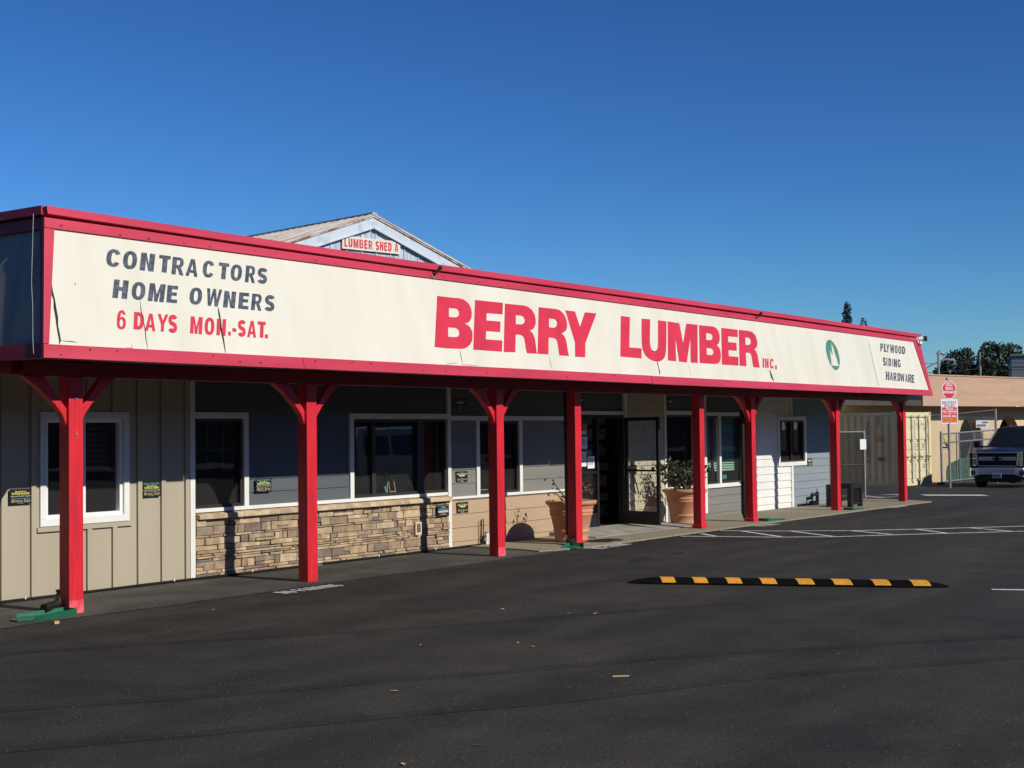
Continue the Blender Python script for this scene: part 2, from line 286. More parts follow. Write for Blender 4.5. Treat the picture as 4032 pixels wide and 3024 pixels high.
    F['4'] = [[(.36, 0), (.36 + s * .9, 0), (.36 + s * .9, .22), (.66, .22), (.66, .38), (.36 + s * .9, .38), (.36 + s * .9, 1), (.34, 1), (0, .38), (0, .22), (.36, .22)], [(.16, .38), (.36, .38), (.36, .74)]]
    F['5'] = [[(.02, .24), (.22, .27)] + arc(.31, .33, .12, .17, 220, 500, 10) + [(.20, .48), (.03, .46), (.08, 1), (.58, 1), (.58, 1 - b), (.24, 1 - b), (.22, .62)] + arc(.32, .33, .31, .33, 100, -168, 16)]
    F['7'] = [[(.12, 0), (.34, 0), (.62, .86), (.62, 1), (0, 1), (0, 1 - b), (.38, 1 - b)]]
    F['8'] = [arc(.32, .27, .32, .27, 140, 400, 18) + arc(.32, .75, .29, .25, -50, 230, 18), arc(.32, .28, .12, .13, 0, 360, 12)[:-1], arc(.32, .75, .10, .11, 0, 360, 12)[:-1]]
    F['9'] = [[(.62 - x, 1 - y) for x, y in ring_] for ring_ in F['6']]
    F['.'] = [[(0, 0), (.2, 0), (.2, .2), (0, .2)]]; F['-'] = [[(0, .34), (.34, .34), (.34, .52), (0, .52)]]; F['/'] = [[(0, 0), (.14, 0), (.42, 1), (.28, 1)]]
    return F
for ch, rings in font_shapes().items():
    flat = [p for r in rings for p in r]; tris = [tuple(t) for t in tessellate_polygon([[Vector((x, y, 0)) for x, y in r] for r in rings])]
    GL[ch, 1] = ([(x * CAP, y * CAP) for x, y in flat], tris, min(p[0] for p in flat) * CAP, max(p[0] for p in flat) * CAP, min(p[1] for p in flat) * CAP, max(p[1] for p in flat) * CAP)


class MB:
    def __init__(s): s.v = []; s.f = []; s.m = []; s.mi = 0
    def face(s, pts):
        b = len(s.v); s.v += [tuple(p) for p in pts]; s.f.append(tuple(range(b, b + len(pts)))); s.m.append(s.mi)
    def raw(s, vs, fs):
        b = len(s.v); s.v += [tuple(p) for p in vs]
        for f in fs: s.f.append(tuple(b + i for i in f)); s.m.append(s.mi)
    def hexa(s, p):                     # p: 4 bottom then 4 top corners
        s.raw(p, [(3, 2, 1, 0), (4, 5, 6, 7), (0, 1, 5, 4), (1, 2, 6, 5), (2, 3, 7, 6), (3, 0, 4, 7)]); return s
    def box(s, x0, x1, y0, y1, z0, z1):
        return s.hexa([(x0, y0, z0), (x1, y0, z0), (x1, y1, z0), (x0, y1, z0), (x0, y0, z1), (x1, y0, z1), (x1, y1, z1), (x0, y1, z1)])
    def prism(s, poly, fn0, fn1, holes=()):   # polygon (2d) extruded between two mappings
        rings = [list(poly)] + [list(h) for h in holes]
        flat = [p for r in rings for p in r]
        tris = tessellate_polygon([[Vector((a, b, 0)) for a, b in r] for r in rings])
        n = len(flat); vs = [fn0(*p) for p in flat] + [fn1(*p) for p in flat]
        fs = [tuple(t) for t in tris] + [tuple(n + i for i in reversed(t)) for t in tris]
        o = 0
        for r in rings:
            k = len(r)
            for i in range(k): fs.append((o + i, o + (i + 1) % k, n + o + (i + 1) % k, n + o + i))
            o += k
        s.raw(vs, fs); return s
    def flat(s, poly, fn, holes=()):
        rings = [list(poly)] + [list(h) for h in holes]; pts = [p for r in rings for p in r]
        tris = tessellate_polygon([[Vector((a, b, 0)) for a, b in r] for r in rings])
        s.raw([fn(*p) for p in pts], [tuple(t) for t in tris]); return s
    def tube(s, path, r, n=8, r2=None, cap=True):
        path = [Vector(p) for p in path]; k = len(path); rings = []
        up = Vector((0.13, 0.31, 0.94))
        for i, p in enumerate(path):
            d = (path[min(i + 1, k - 1)] - path[max(i - 1, 0)]).normalized()
            a = d.cross(up).normalized() if abs(d.dot(up.normalized())) < 0.97 else d.cross(Vector((1, 0, 0))).normalized()
            b = d.cross(a); rr = r if r2 is None else r + (r2 - r) * i / (k - 1)
            rings.append([p + (a * math.cos(6.28319 * j / n) + b * math.sin(6.28319 * j / n)) * rr for j in range(n)])
        fs = []
        for i in range(k - 1):
            for j in range(n): fs.append((i * n + j, i * n + (j + 1) % n, (i + 1) * n + (j + 1) % n, (i + 1) * n + j))
        if cap: fs += [tuple(range(n - 1, -1, -1)), tuple((k - 1) * n + j for j in range(n))]
        s.raw([q for r_ in rings for q in r_], fs); return s
    def lathe(s, prof, c=(0, 0, 0), n=40, a0=0.0):
        k = len(prof); vs = [(c[0] + r * math.cos(a0 + 6.283185 * j / n), c[1] + r * math.sin(a0 + 6.283185 * j / n), c[2] + z) for r, z in prof for j in range(n)]
        s.raw(vs, [(i * n + j, i * n + (j + 1) % n, (i + 1) * n + (j + 1) % n, (i + 1) * n + j) for i in range(k - 1) for j in range(n)]); return s
    def loft(s, secs, closed=True, caps=True):
        n = len(secs[0]); fs = []
        for i in range(len(secs) - 1):
            for j in range(n if closed else n - 1): fs.append((i * n + j, i * n + (j + 1) % n, (i + 1) * n + (j + 1) % n, (i + 1) * n + j))
        if caps: fs += [tuple(range(n - 1, -1, -1)), tuple((len(secs) - 1) * n + j for j in range(n))]
        s.raw([p for q in secs for p in q], fs); return s
    def disc(s, c, r, axis='y', n=24, th=0.02):
        pts = [(r * math.cos(6.283185 * j / n), r * math.sin(6.283185 * j / n)) for j in range(n)]
        f = {'y': lambda d: (lambda a, b: (c[0] + a, c[1] + d, c[2] + b)), 'x': lambda d: (lambda a, b: (c[0] + d, c[1] + a, c[2] + b)), 'z': lambda d: (lambda a, b: (c[0] + a, c[1] + b, c[2] + d))}[axis]
        return s.prism(pts, f(-th / 2), f(th / 2))
    def text(s, string, fn, width, height, bold=1, gap=0.09, shear=0.0, u0=0.0):
        x = 0.0; items = []
        for ch in string:
            g = GL.get((ch, bold))
            if g is None: x += 0.32; continue
            items.append((x, g)); x += g[3] - g[2] + gap
        total = x - gap; sx = width / total; sy = height / CAP
        for x0, (vs, fs, a, b, c, d) in items:
            s.raw([fn(u0 + (x0 + vx - a) * sx + shear * vy * sy, vy * sy) for vx, vy in vs], fs)
        return s
    def build(s, name, m, parent=None, smooth=False, bevel=0.0, seg=2):
        me = bpy.data.meshes.new(name); me.from_pydata(s.v, [], s.f)
        ms = m if isinstance(m, (list, tuple)) else [m]
        for x in ms: me.materials.append(x)
        if len(ms) > 1: me.polygons.foreach_set('material_index', s.m)
        bm = bmesh.new(); bm.from_mesh(me); bmesh.ops.recalc_face_normals(bm, faces=bm.faces); bm.to_mesh(me); bm.free()
        if smooth:
            for p in me.polygons: p.use_smooth = True
        me.update(); o = bpy.data.objects.new(name, me); COL.objects.link(o)
        if parent is not None: o.parent = parent
        if bevel:
            b = o.modifiers.new('bevel', 'BEVEL'); b.width = bevel; b.segments = seg; b.limit_method = 'ANGLE'; b.angle_limit = R(40)
        if smooth and not bevel:
            e = o.modifiers.new('split', 'EDGE_SPLIT'); e.split_angle = R(38)
        return o

def copy_tree(o, parent=None):
    c = o.copy(); COL.objects.link(c)
    if parent is not None: c.parent = parent
    for ch in list(o.children): copy_tree(ch, c)
    return c

def gz(x, y=0): return 0.0 if x < 36 else -0.022 * (min(x, 70) - 36)
def XZ(y): return lambda a, b: (a, y, b)
def XY(z): return lambda a, b: (a, b, z + gz(a))
def pane2(x0, x1, z0, z1, y, name, parent, m=None):
    b = MB(); b.face([(x0, y, z0), (x1, y, z0), (x1, y, z1), (x0, y, z1)]); return b.build(name, m or M['glass'], parent)


# ---------------------------------------------------------------- painted shapes on the sign face (x along the store, z up, metres)
BERRY = [[[(14.698,3.618),(14.987,3.616),(15.161,3.621),(15.262,3.611),(15.341,3.581),(15.388,3.536),(15.407,3.482),(15.4,3.422),(15.37,3.36),(15.331,3.32),(15.278,3.29),(15.194,3.273),(15.25,3.256),(15.295,3.232),(15.323,3.19),(15.328,3.136),(15.311,3.082),(15.281,3.032),(15.229,2.987),(15.166,2.952),(15.089,2.925),(15.0,2.916),(14.694,2.911),(14.44,2.918)],[(14.905,3.466),(15.038,3.471),(15.087,3.462),(15.112,3.431),(15.108,3.399),(15.082,3.37),(15.036,3.349),(14.975,3.344),(14.869,3.344)],[(14.809,3.198),(14.957,3.2),(15.016,3.185),(15.036,3.148),(15.024,3.111),(14.991,3.084),(14.936,3.073),(14.842,3.07),(14.772,3.072)]],[[(15.534,3.621),(16.193,3.626),(16.128,3.456),(15.751,3.449),(15.711,3.344),(16.043,3.348),(15.988,3.194),(15.657,3.192),(15.611,3.074),(16.0,3.076),(15.939,2.915),(15.277,2.916)]],[[(16.237,3.618),(16.692,3.622),(16.806,3.61),(16.893,3.572),(16.94,3.506),(16.943,3.436),(16.927,3.378),(16.89,3.329),(16.837,3.288),(16.735,3.252),(16.786,3.226),(16.812,3.187),(16.823,3.13),(16.815,3.039),(16.804,2.958),(16.809,2.921),(16.55,2.916),(16.542,2.97),(16.55,3.05),(16.553,3.118),(16.537,3.157),(16.494,3.175),(16.428,3.18),(16.357,3.179),(16.261,2.919),(15.981,2.912)],[(16.455,3.464),(16.571,3.466),(16.635,3.453),(16.658,3.414),(16.646,3.379),(16.604,3.348),(16.537,3.333),(16.411,3.332)]],[[(17.085,3.622),(17.524,3.624),(17.627,3.617),(17.708,3.577),(17.762,3.52),(17.776,3.449),(17.76,3.377),(17.725,3.327),(17.669,3.289),(17.566,3.254),(17.615,3.227),(17.643,3.186),(17.652,3.122),(17.644,3.027),(17.639,2.95),(17.649,2.918),(17.385,2.916),(17.388,2.969),(17.396,3.052),(17.398,3.128),(17.372,3.162),(17.315,3.174),(17.191,3.174),(17.097,2.92),(16.82,2.919)],[(17.303,3.466),(17.417,3.468),(17.476,3.456),(17.499,3.422),(17.484,3.379),(17.443,3.345),(17.368,3.328),(17.256,3.332)]],[[(17.794,3.621),(18.064,3.619),(18.118,3.384),(18.346,3.625),(18.681,3.627),(18.176,3.133),(18.091,2.915),(17.812,2.912),(17.887,3.132)]],[[(19.416,3.632),(19.697,3.629),(19.479,3.123),(19.869,3.124),(19.794,2.956),(19.138,2.963)]],[[(20.071,3.628),(20.352,3.63),(20.19,3.261),(20.171,3.182),(20.185,3.124),(20.238,3.098),(20.302,3.097),(20.363,3.119),(20.414,3.166),(20.455,3.247),(20.613,3.631),(20.9,3.627),(20.753,3.287),(20.674,3.125),(20.619,3.043),(20.54,2.981),(20.431,2.938),(20.32,2.922),(20.181,2.927),(20.04,2.957),(19.939,3.018),(19.894,3.106),(19.909,3.21),(19.968,3.38)]],[[(20.943,3.629),(21.346,3.623),(21.329,3.272),(21.593,3.629),(22.007,3.632),(21.708,2.944),(21.452,2.943),(21.625,3.368),(21.314,2.94),(21.045,2.946),(21.097,3.363),(20.941,2.949),(20.665,2.953)]],[[(22.06,3.628),(22.59,3.631),(22.701,3.61),(22.767,3.556),(22.773,3.478),(22.739,3.399),(22.678,3.332),(22.574,3.288),(22.645,3.26),(22.67,3.205),(22.658,3.12),(22.616,3.048),(22.549,2.989),(22.459,2.956),(22.336,2.946),(21.778,2.947)],[(22.268,3.496),(22.41,3.496),(22.476,3.478),(22.487,3.443),(22.457,3.404),(22.384,3.375),(22.212,3.371)],[(22.164,3.226),(22.317,3.228),(22.381,3.207),(22.389,3.165),(22.361,3.129),(22.29,3.103),(22.115,3.106)]],[[(22.905,3.625),(23.556,3.624),(23.497,3.482),(23.104,3.479),(23.059,3.371),(23.391,3.372),(23.328,3.221),(23.002,3.222),(22.961,3.11),(23.34,3.108),(23.267,2.947),(22.614,2.946)]],[[(23.607,3.624),(23.996,3.627),(24.153,3.613),(24.259,3.558),(24.289,3.47),(24.272,3.403),(24.221,3.334),(24.085,3.273),(24.139,3.249),(24.166,3.183),(24.158,3.087),(24.147,2.998),(24.15,2.936),(23.879,2.936),(23.88,3.004),(23.896,3.122),(23.892,3.18),(23.838,3.203),(23.692,3.202),(23.594,2.947),(23.314,2.947)],[(23.81,3.492),(23.931,3.494),(24.002,3.472),(24.01,3.428),(23.977,3.387),(23.913,3.357),(23.748,3.35)]]]
OVAL = [(27.787,3.633),(27.879,3.628),(27.988,3.579),(28.07,3.505),(28.113,3.424),(28.121,3.33),(28.109,3.225),(28.079,3.158),(28.013,3.084),(27.952,3.038),(27.864,3.005),(27.788,2.992),(27.723,2.998),(27.646,3.029),(27.59,3.074),(27.532,3.137),(27.491,3.231),(27.479,3.317),(27.498,3.421),(27.531,3.488),(27.594,3.556),(27.659,3.6),(27.728,3.625)]
TREE = [(27.85,3.606),(27.852,3.557),(27.883,3.503),(27.903,3.454),(27.922,3.416),(27.907,3.377),(27.926,3.351),(27.935,3.307),(27.906,3.292),(27.947,3.269),(27.96,3.22),(27.942,3.2),(27.964,3.173),(27.946,3.148),(27.992,3.083),(27.913,3.089),(27.828,3.085),(27.768,3.076),(27.716,3.08),(27.675,3.093),(27.605,3.077),(27.594,3.104),(27.629,3.154),(27.63,3.192),(27.666,3.231),(27.628,3.236),(27.664,3.275),(27.654,3.286),(27.688,3.352),(27.693,3.396),(27.716,3.395),(27.733,3.349),(27.758,3.309),(27.799,3.332),(27.784,3.378),(27.809,3.445),(27.837,3.512)]
WORDS = [('navy',[('C',[(9.265,3.535),(9.457,3.533),(9.492,3.723),(9.298,3.723)]),('O',[(9.475,3.529),(9.677,3.527),(9.714,3.725),(9.511,3.725)]),('N',[(9.699,3.53),(9.909,3.528),(9.946,3.724),(9.735,3.725)]),('T',[(9.943,3.534),(10.12,3.532),(10.157,3.723),(9.98,3.723)]),('R',[(10.124,3.524),(10.313,3.521),(10.352,3.719),(10.162,3.719)]),('A',[(10.319,3.525),(10.512,3.522),(10.552,3.719),(10.358,3.719)]),('C',[(10.558,3.531),(10.738,3.528),(10.779,3.723),(10.597,3.724)]),('T',[(10.785,3.53),(10.957,3.528),(10.998,3.718),(10.824,3.719)]),('O',[(10.967,3.526),(11.159,3.524),(11.201,3.718),(11.008,3.718)]),('R',[(11.192,3.523),(11.366,3.521),(11.41,3.722),(11.235,3.722)]),('S',[(11.379,3.526),(11.553,3.524),(11.596,3.714),(11.421,3.714)])]),('navy',[('H',[(9.29,3.208),(9.502,3.206),(9.538,3.404),(9.325,3.404)]),('O',[(9.527,3.208),(9.725,3.206),(9.762,3.4),(9.562,3.401)]),('M',[(9.746,3.207),(9.987,3.204),(10.026,3.402),(9.783,3.402)]),('E',[(9.994,3.208),(10.158,3.207),(10.196,3.398),(10.03,3.398)])]),('navy',[('O',[(10.305,3.211),(10.504,3.209),(10.543,3.402),(10.343,3.402)]),('W',[(10.535,3.211),(10.786,3.208),(10.828,3.408),(10.576,3.408)]),('N',[(10.795,3.208),(10.995,3.206),(11.036,3.398),(10.835,3.398)]),('E',[(11.02,3.208),(11.197,3.206),(11.239,3.398),(11.061,3.398)]),('R',[(11.215,3.205),(11.4,3.203),(11.443,3.398),(11.258,3.398)]),('S',[(11.422,3.209),(11.6,3.207),(11.644,3.4),(11.465,3.4)])]),('red',[('6',[(9.288,2.884),(9.409,2.883),(9.446,3.085),(9.324,3.085)])]),('red',[('D',[(9.503,2.894),(9.643,2.893),(9.678,3.078),(9.537,3.078)]),('A',[(9.65,2.887),(9.795,2.886),(9.83,3.072),(9.684,3.072)]),('Y',[(9.806,2.889),(9.962,2.888),(9.999,3.077),(9.842,3.076)]),('S',[(9.953,2.882),(10.084,2.88),(10.123,3.079),(9.991,3.079)])]),('red',[('M',[(10.256,2.888),(10.437,2.886),(10.476,3.077),(10.294,3.077)]),('O',[(10.457,2.884),(10.607,2.883),(10.647,3.079),(10.497,3.079)]),('N',[(10.631,2.887),(10.775,2.886),(10.815,3.074),(10.67,3.074)]),('.',[(10.806,2.892),(10.844,2.892),(10.853,2.937),(10.815,2.937)]),('-',[(10.878,2.939),(10.938,2.939),(10.946,2.979),(10.886,2.979)])]),('red',[('S',[(10.945,2.888),(11.072,2.887),(11.114,3.08),(10.986,3.08)]),('A',[(11.087,2.888),(11.235,2.887),(11.278,3.078),(11.128,3.078)]),('T',[(11.243,2.893),(11.379,2.892),(11.421,3.079),(11.284,3.079)]),('.',[(11.363,2.887),(11.409,2.887),(11.42,2.933),(11.373,2.934)])]),('navy',[('P',[(30.59,3.5),(30.763,3.498),(30.882,3.687),(30.709,3.688)]),('L',[(30.81,3.498),(30.973,3.496),(31.096,3.688),(30.932,3.689)]),('Y',[(30.945,3.496),(31.143,3.493),(31.267,3.687),(31.068,3.689)]),('W',[(31.176,3.491),(31.457,3.487),(31.587,3.688),(31.304,3.69)]),('O',[(31.48,3.492),(31.663,3.489),(31.79,3.684),(31.605,3.685)]),('O',[(31.706,3.488),(31.903,3.485),(32.031,3.68),(31.833,3.681)]),('D',[(31.946,3.492),(32.149,3.489),(32.273,3.677),(32.069,3.678)])]),('navy',[('S',[(30.537,3.177),(30.721,3.175),(30.843,3.367),(30.658,3.369)]),('I',[(30.755,3.176),(30.811,3.175),(30.931,3.363),(30.875,3.363)]),('D',[(30.884,3.177),(31.053,3.175),(31.171,3.358),(31.0,3.36)]),('I',[(31.125,3.175),(31.173,3.174),(31.292,3.358),(31.243,3.358)]),('N',[(31.21,3.164),(31.405,3.161),(31.531,3.354),(31.334,3.356)]),('G',[(31.443,3.166),(31.647,3.162),(31.775,3.357),(31.57,3.359)])]),('navy',[('H',[(30.516,2.853),(30.735,2.848),(30.859,3.042),(30.639,3.046)]),('A',[(30.765,2.851),(30.956,2.846),(31.076,3.033),(30.884,3.037)]),('R',[(30.99,2.846),(31.182,2.841),(31.305,3.029),(31.11,3.032)]),('D',[(31.233,2.843),(31.405,2.839),(31.53,3.03),(31.357,3.033)]),('W',[(31.401,2.841),(31.676,2.834),(31.8,3.021),(31.522,3.026)]),('A',[(31.721,2.834),(31.883,2.831),(32.006,3.016),(31.843,3.019)]),('R',[(31.91,2.827),(32.127,2.822),(32.257,3.016),(32.039,3.02)]),('E',[(32.13,2.825),(32.316,2.821),(32.444,3.011),(32.256,3.014)])]),('red',[('I',[(24.269,2.941),(24.336,2.941),(24.427,3.122),(24.359,3.122)]),('N',[(24.367,2.936),(24.526,2.937),(24.621,3.123),(24.46,3.122)]),('C',[(24.575,2.932),(24.746,2.933),(24.846,3.127),(24.673,3.125)]),('.',[(24.806,2.927),(24.882,2.927),(24.921,3.004),(24.845,3.003)])])]
CRACKS = [([(8.576,3.327),(8.564,3.219),(8.581,3.133),(8.576,3.057),(8.581,2.958),(8.573,2.882),(8.578,2.808),(8.581,2.734),(8.567,2.696)],0.024),([(8.581,2.734),(8.653,2.731),(8.712,2.731),(8.778,2.724)],0.006),([(9.646,3.2),(9.638,3.113),(9.645,3.021),(9.653,2.889),(9.647,2.809),(9.65,2.697)],0.008),([(10.723,3.204),(10.721,3.127),(10.726,3.042),(10.713,2.957),(10.724,2.86),(10.724,2.79),(10.724,2.699)],0.0224),([(9.455,2.741),(9.438,2.695)],0.012),([(9.367,2.698),(9.455,2.695)],0.007),([(14.971,2.906),(14.971,2.822),(14.981,2.711)],0.01),([(14.596,2.694),(14.717,2.706),(14.872,2.718)],0.007),([(14.936,2.704),(15.124,2.7),(15.316,2.701)],0.007),([(17.1,2.883),(17.107,2.785),(17.118,2.699)],0.008),([(20.294,2.953),(20.288,2.888),(20.297,2.823),(20.298,2.746),(20.29,2.696)],0.028),([(21.357,2.936),(21.351,2.828),(21.359,2.701)],0.007),([(19.424,2.917),(19.423,2.86)],0.006),([(24.555,2.907),(24.568,2.818),(24.582,2.758),(24.62,2.7)],0.07),([(29.985,3.731),(29.992,3.597),(29.982,3.484),(29.997,3.377),(29.975,3.166),(29.99,3.059),(29.983,2.895),(30.002,2.773),(29.994,2.666)],0.015),([(28.897,3.276),(28.895,3.167)],0.01),([(28.902,3.127),(28.893,3.013)],0.01),([(28.904,2.72),(28.915,2.686)],0.015),([(8.858,3.331),(8.857,3.305)],0.024)]

# ---------------------------------------------------------------- ground and paving
b = MB()
xs = [-400, -60, 36, 70, 3000]
for i in range(4):
    for y0, y1 in ((-1500, 3000),):
        b.face([(xs[i], y0, gz(xs[i])), (xs[i + 1], y0, gz(xs[i + 1])), (xs[i + 1], y1, gz(xs[i + 1])), (xs[i], y1, gz(xs[i]))])
asphalt = tag(b.build('asphalt', M['asphalt']), kind='structure')
bm = bmesh.new(); bm.from_mesh(asphalt.data); bmesh.ops.remove_doubles(bm, verts=bm.verts, dist=1e-4); bm.to_mesh(asphalt.data); bm.free()

rng = random.Random(4)
def wavy(x0, x1, y0, amp, n):
    return [(x0 + (x1 - x0) * i / n, y0 + rng.uniform(-amp, amp)) for i in range(n + 1)]
edge = wavy(6.0, 17.6, 11.72, 0.035, 26)
b = MB().flat(edge + [(17.6, 13.49), (6.0, 13.49)], lambda x, y: (x, y, 0.005))
tag(b.build('old_pavement', M['old_pave']), kind='structure')
pts = [(17.35, 11.95), (18.4, 11.72), (22, 11.71), (26, 11.66), (30, 11.6), (33.2, 11.5), (33.7, 12.4), (33.9, 13.49), (17.6, 13.49), (17.5, 12.4)]
tag(MB().prism(pts, lambda x, y: (x, y, -0.05), lambda x, y: (x, y, 0.022)).build('sidewalk', M['concrete']), kind='structure')
tag(MB().prism([(19.9, 12.55), (23.2, 12.45), (23.2, 13.48), (19.9, 13.48)], lambda x, y: (x, y, 0.0), lambda x, y: (x, y, 0.030 + (y - 12.5) * 0.06)).build('door_ramp', M['smooth_conc']), kind='structure')
tag(MB().flat([(34.5, 13.25), (36.4, 13.2), (37.6, 14.0), (35.3, 14.2)], XY(0.008)).build('concrete_apron', M['smooth_conc']), kind='structure')
tag(MB().flat([(33.8, 13.55), (36, 15.1), (40, 17.0), (46, 20.0), (46, 30), (33.8, 30)], XY(0.004)).build('yard_ground', M['old_pave']), kind='structure')

def strip(b, pts, wd, z=0.005):
    for (x0, y0), (x1, y1) in zip(pts, pts[1:]):
        d = Vector((x1 - x0, y1 - y0)).normalized(); n = Vector((-d.y, d.x)) * wd / 2
        b.face([(x0 + n.x, y0 + n.y, z + gz(x0)), (x1 + n.x, y1 + n.y, z + gz(x1)), (x1 - n.x, y1 - n.y, z + gz(x1)), (x0 - n.x, y0 - n.y, z + gz(x0))])
    return b
lineA = [(21.05, 11.6), (21.55, 10.12), (22.05, 9.28), (22.96, 8.5), (24.62, 6.95), (27.5, 4.4)]
lineB = [(22.5, 11.6), (22.92, 10.55), (23.51, 9.55), (24.41, 8.6), (25.9, 7.25), (28.7, 4.7)]
strip(MB(), lineA, 0.10).build('painted_line', M['line'], asphalt)
strip(MB(), lineB, 0.10).build('painted_line', M['line'], asphalt)
for a, c in (((21.70, 11.55), (21.30, 11.08)), ((22.55, 11.2), (21.66, 10.05)), ((22.90, 10.42), (22.10, 9.32)), ((23.46, 9.55), (22.93, 8.62)), ((24.26, 8.68), (23.62, 7.95)), ((25.02, 8.02), (24.52, 7.15)), ((26.0, 7.05), (25.4, 6.35))):
    strip(MB(), [a, c], 0.095, 0.006).build('hatch_stripe', M['line'], asphalt)
strip(MB(), [(15.72, 4.80), (16.6, 2.6)], 0.10).build('parking_stripe', M['line'], asphalt)
strip(MB(), [(36.75, 12.95), (37.68, 11.6)], 0.75).build('stop_bar', M['line'], asphalt)
for x0, wd, y0, h, y1 in ((11.5, 0.97, 11.37, 0.25, 11.37), (18.24, 1.02, 11.40, 0.28, 11.46), (23.78, 0.75, 11.38, 0.24, 11.36), (30.5, 0.92, 11.36, 0.27, 11.40)):
    MB().text('NO PARKING', lambda u, v: (x0 + u, y0 + (y1 - y0) * u / wd + v, 0.007 if x0 < 17 else 0.006), wd, h, gap=0.14).build('no_parking_lettering', M['line'], asphalt)
def blob(pts, name, z=0.003):
    MB().flat(pts, XY(z)).build(name, M['stain'], asphalt)
def ring(cx, cy, rx, ry, n=22, rot=0.0, j=0.25):
    o = []
    for i in range(n):
        a = 6.283 * i / n; k = 1 + rng.uniform(-j, j); x, y = rx * k * math.cos(a), ry * k * math.sin(a)
        o.append((cx + x * math.cos(rot) - y * math.sin(rot), cy + x * math.sin(rot) + y * math.cos(rot)))
    return o
blob([(16.55, 9.95), (16.9, 10.1), (17.2, 10.2), (17.57, 10.22), (17.35, 10.05), (17.2, 9.95), (16.9, 9.88), (16.65, 9.86)], 'oil_stain')
blob(ring(18.2, 10.08, 0.15, 0.07), 'oil_stain'); blob(ring(21.1, 10.5, 0.95, 0.38, 26, -0.6, 0.18), 'oil_stain')
blob(ring(16.52, 8.92, 0.06, 0.035), 'oil_stain'); blob(ring(26.5, 9.2, 0.5, 0.1, 20, 0.4), 'oil_stain')
MB().flat(ring(19.42, 12.14, 0.42, 0.26, 24, 0.1, 0.2), lambda x, y: (x, y, 0.026)).build('damp_patch', M['stain'], bpy.data.objects['sidewalk'])

# ---------------------------------------------------------------- store building
store = empty('store_building', (20, 13.5, 0), label='long low lumber store with mixed siding samples, stone base and dark windows', cat='building')
store.location = (0, 0, 0)
WIN = [(9.76, 11.0, 0.80, 2.085), (12.02, 12.93, 0.85, 2.09), (14.88, 17.12, 0.85, 2.085), (17.84, 19.10, 0.78, 2.02), (20.55, 22.34, 0.0, 2.08), (23.94, 25.07, 0.62, 2.12), (25.58, 27.22, 0.62, 2.10), (28.97, 30.48, 0.95, 2.07)]
def cut(x0, x1, za, zb, holes):
    iv = [(x0, x1)]
    for hx0, hx1, hz0, hz1 in holes:
        if hz0 < zb - 1e-5 and hz1 > za + 1e-5:
            nv = []
            for a, c in iv:
                if hx0 > a: nv.append((a, min(c, hx0)))
                if hx1 < c: nv.append((max(a, hx1), c))
            iv = [q for q in nv if q[1] - q[0] > 1e-4]
    return iv
def lap(name, x0, x1, z0, z1, pitch, zref, m, proud=0.013, stagger=None):
    k = math.floor((z0 - zref) / pitch) - 1; b = MB(); rr = random.Random(int(x0 * 7))
    while zref + k * pitch < z1:
        ca, cb = zref + k * pitch, zref + (k + 1) * pitch; k += 1
        za, zb = max(ca, z0), min(cb, z1)
        if zb - za < 0.004: continue
        zs = sorted({za, zb, *[h for w_ in WIN for h in w_[2:] if za < h < zb]})
        yb = lambda z: 13.499 - proud * (cb - z) / pitch - 0.001
        for a_, b_ in zip(zs, zs[1:]):
            for xa, xb in cut(x0, x1, a_, b_, WIN):
                seg = [(xa, xb)]
                if stagger:
                    seg = []; x = xa
                    while x < xb: w_ = rr.uniform(*stagger); seg.append((x, min(x + w_, xb) - 0.003)); x += w_
                for p, q in seg:
                    dz = rr.uniform(-0.012, 0.012) if stagger and a_ == za else 0
                    b.hexa([(p, yb(a_), a_ + dz), (q, yb(a_), a_ + dz), (q, 13.53, a_ + dz), (p, 13.53, a_ + dz), (p, yb(b_), b_), (q, yb(b_), b_), (q, 13.53, b_), (p, 13.53, b_)])
    return b.build(name, m, store)
def panel(name, x0, x1, z0, z1, m, y=13.487):
    b = MB(); zs = sorted({z0, z1, *[h for w_ in WIN for h in w_[2:] if z0 < h < z1]})
    for a_, b_ in zip(zs, zs[1:]):
        for xa, xb in cut(x0, x1, a_, b_, WIN): b.box(xa, xb, y, 13.53, a_, b_)
    return b.build(name, m, store)
def trim(*boxes, name='trim_board', y0=13.462, m=None, bevel=0.003):
    b = MB()
    for x0, x1, z0, z1 in boxes: b.box(x0, x1, y0, 13.53, z0, z1)
    return b.build(name, m or M['white'], store, bevel=bevel)

panel('taupe_siding', 6.6, 11.94, 0.01, 2.58, M['taupe'])
b = MB()
for x in (6.9, 7.26, 7.62, 7.98, 8.34, 8.70, 9.29 - 0.03, 9.65 - 0.01, 11.12, 11.48, 11.86): b.box(x, x + 0.064, 13.455, 13.4868, 0.012, 2.56)
for x in (10.03, 10.39, 10.75): b.box(x, x + 0.064, 13.455, 13.4868, 0.012, 0.74); b.box(x, x + 0.064, 13.455, 13.4868, 2.086, 2.56)
b.box(9.72, 11.04, 13.457, 13.4868, 0.741, 0.795)
b.build('batten', M['taupe'], store)
lap('charcoal_lap_siding', 12.02, 17.10, 0.88, 2.58, 0.172, 0.88, M['charcoal'])
lap('pewter_lap_siding', 17.18, 17.84, 0.79, 1.985, 0.212, 0.79, M['pewter'])
lap('pewter_lap_siding', 19.10, 20.55, 0.79, 1.985, 0.212, 0.79, M['pewter'])
panel('upper_dark_panel', 17.18, 22.34, 2.055, 2.58, M['charcoal'])
lap('khaki_lap_siding', 17.18, 20.55, 0.01, 0.77, 0.212, 0.105, M['khaki'])
lap('tan_shingle_siding', 22.43, 23.87, 0.04, 2.58, 0.163, 0.48, M['shingle'], 0.02)
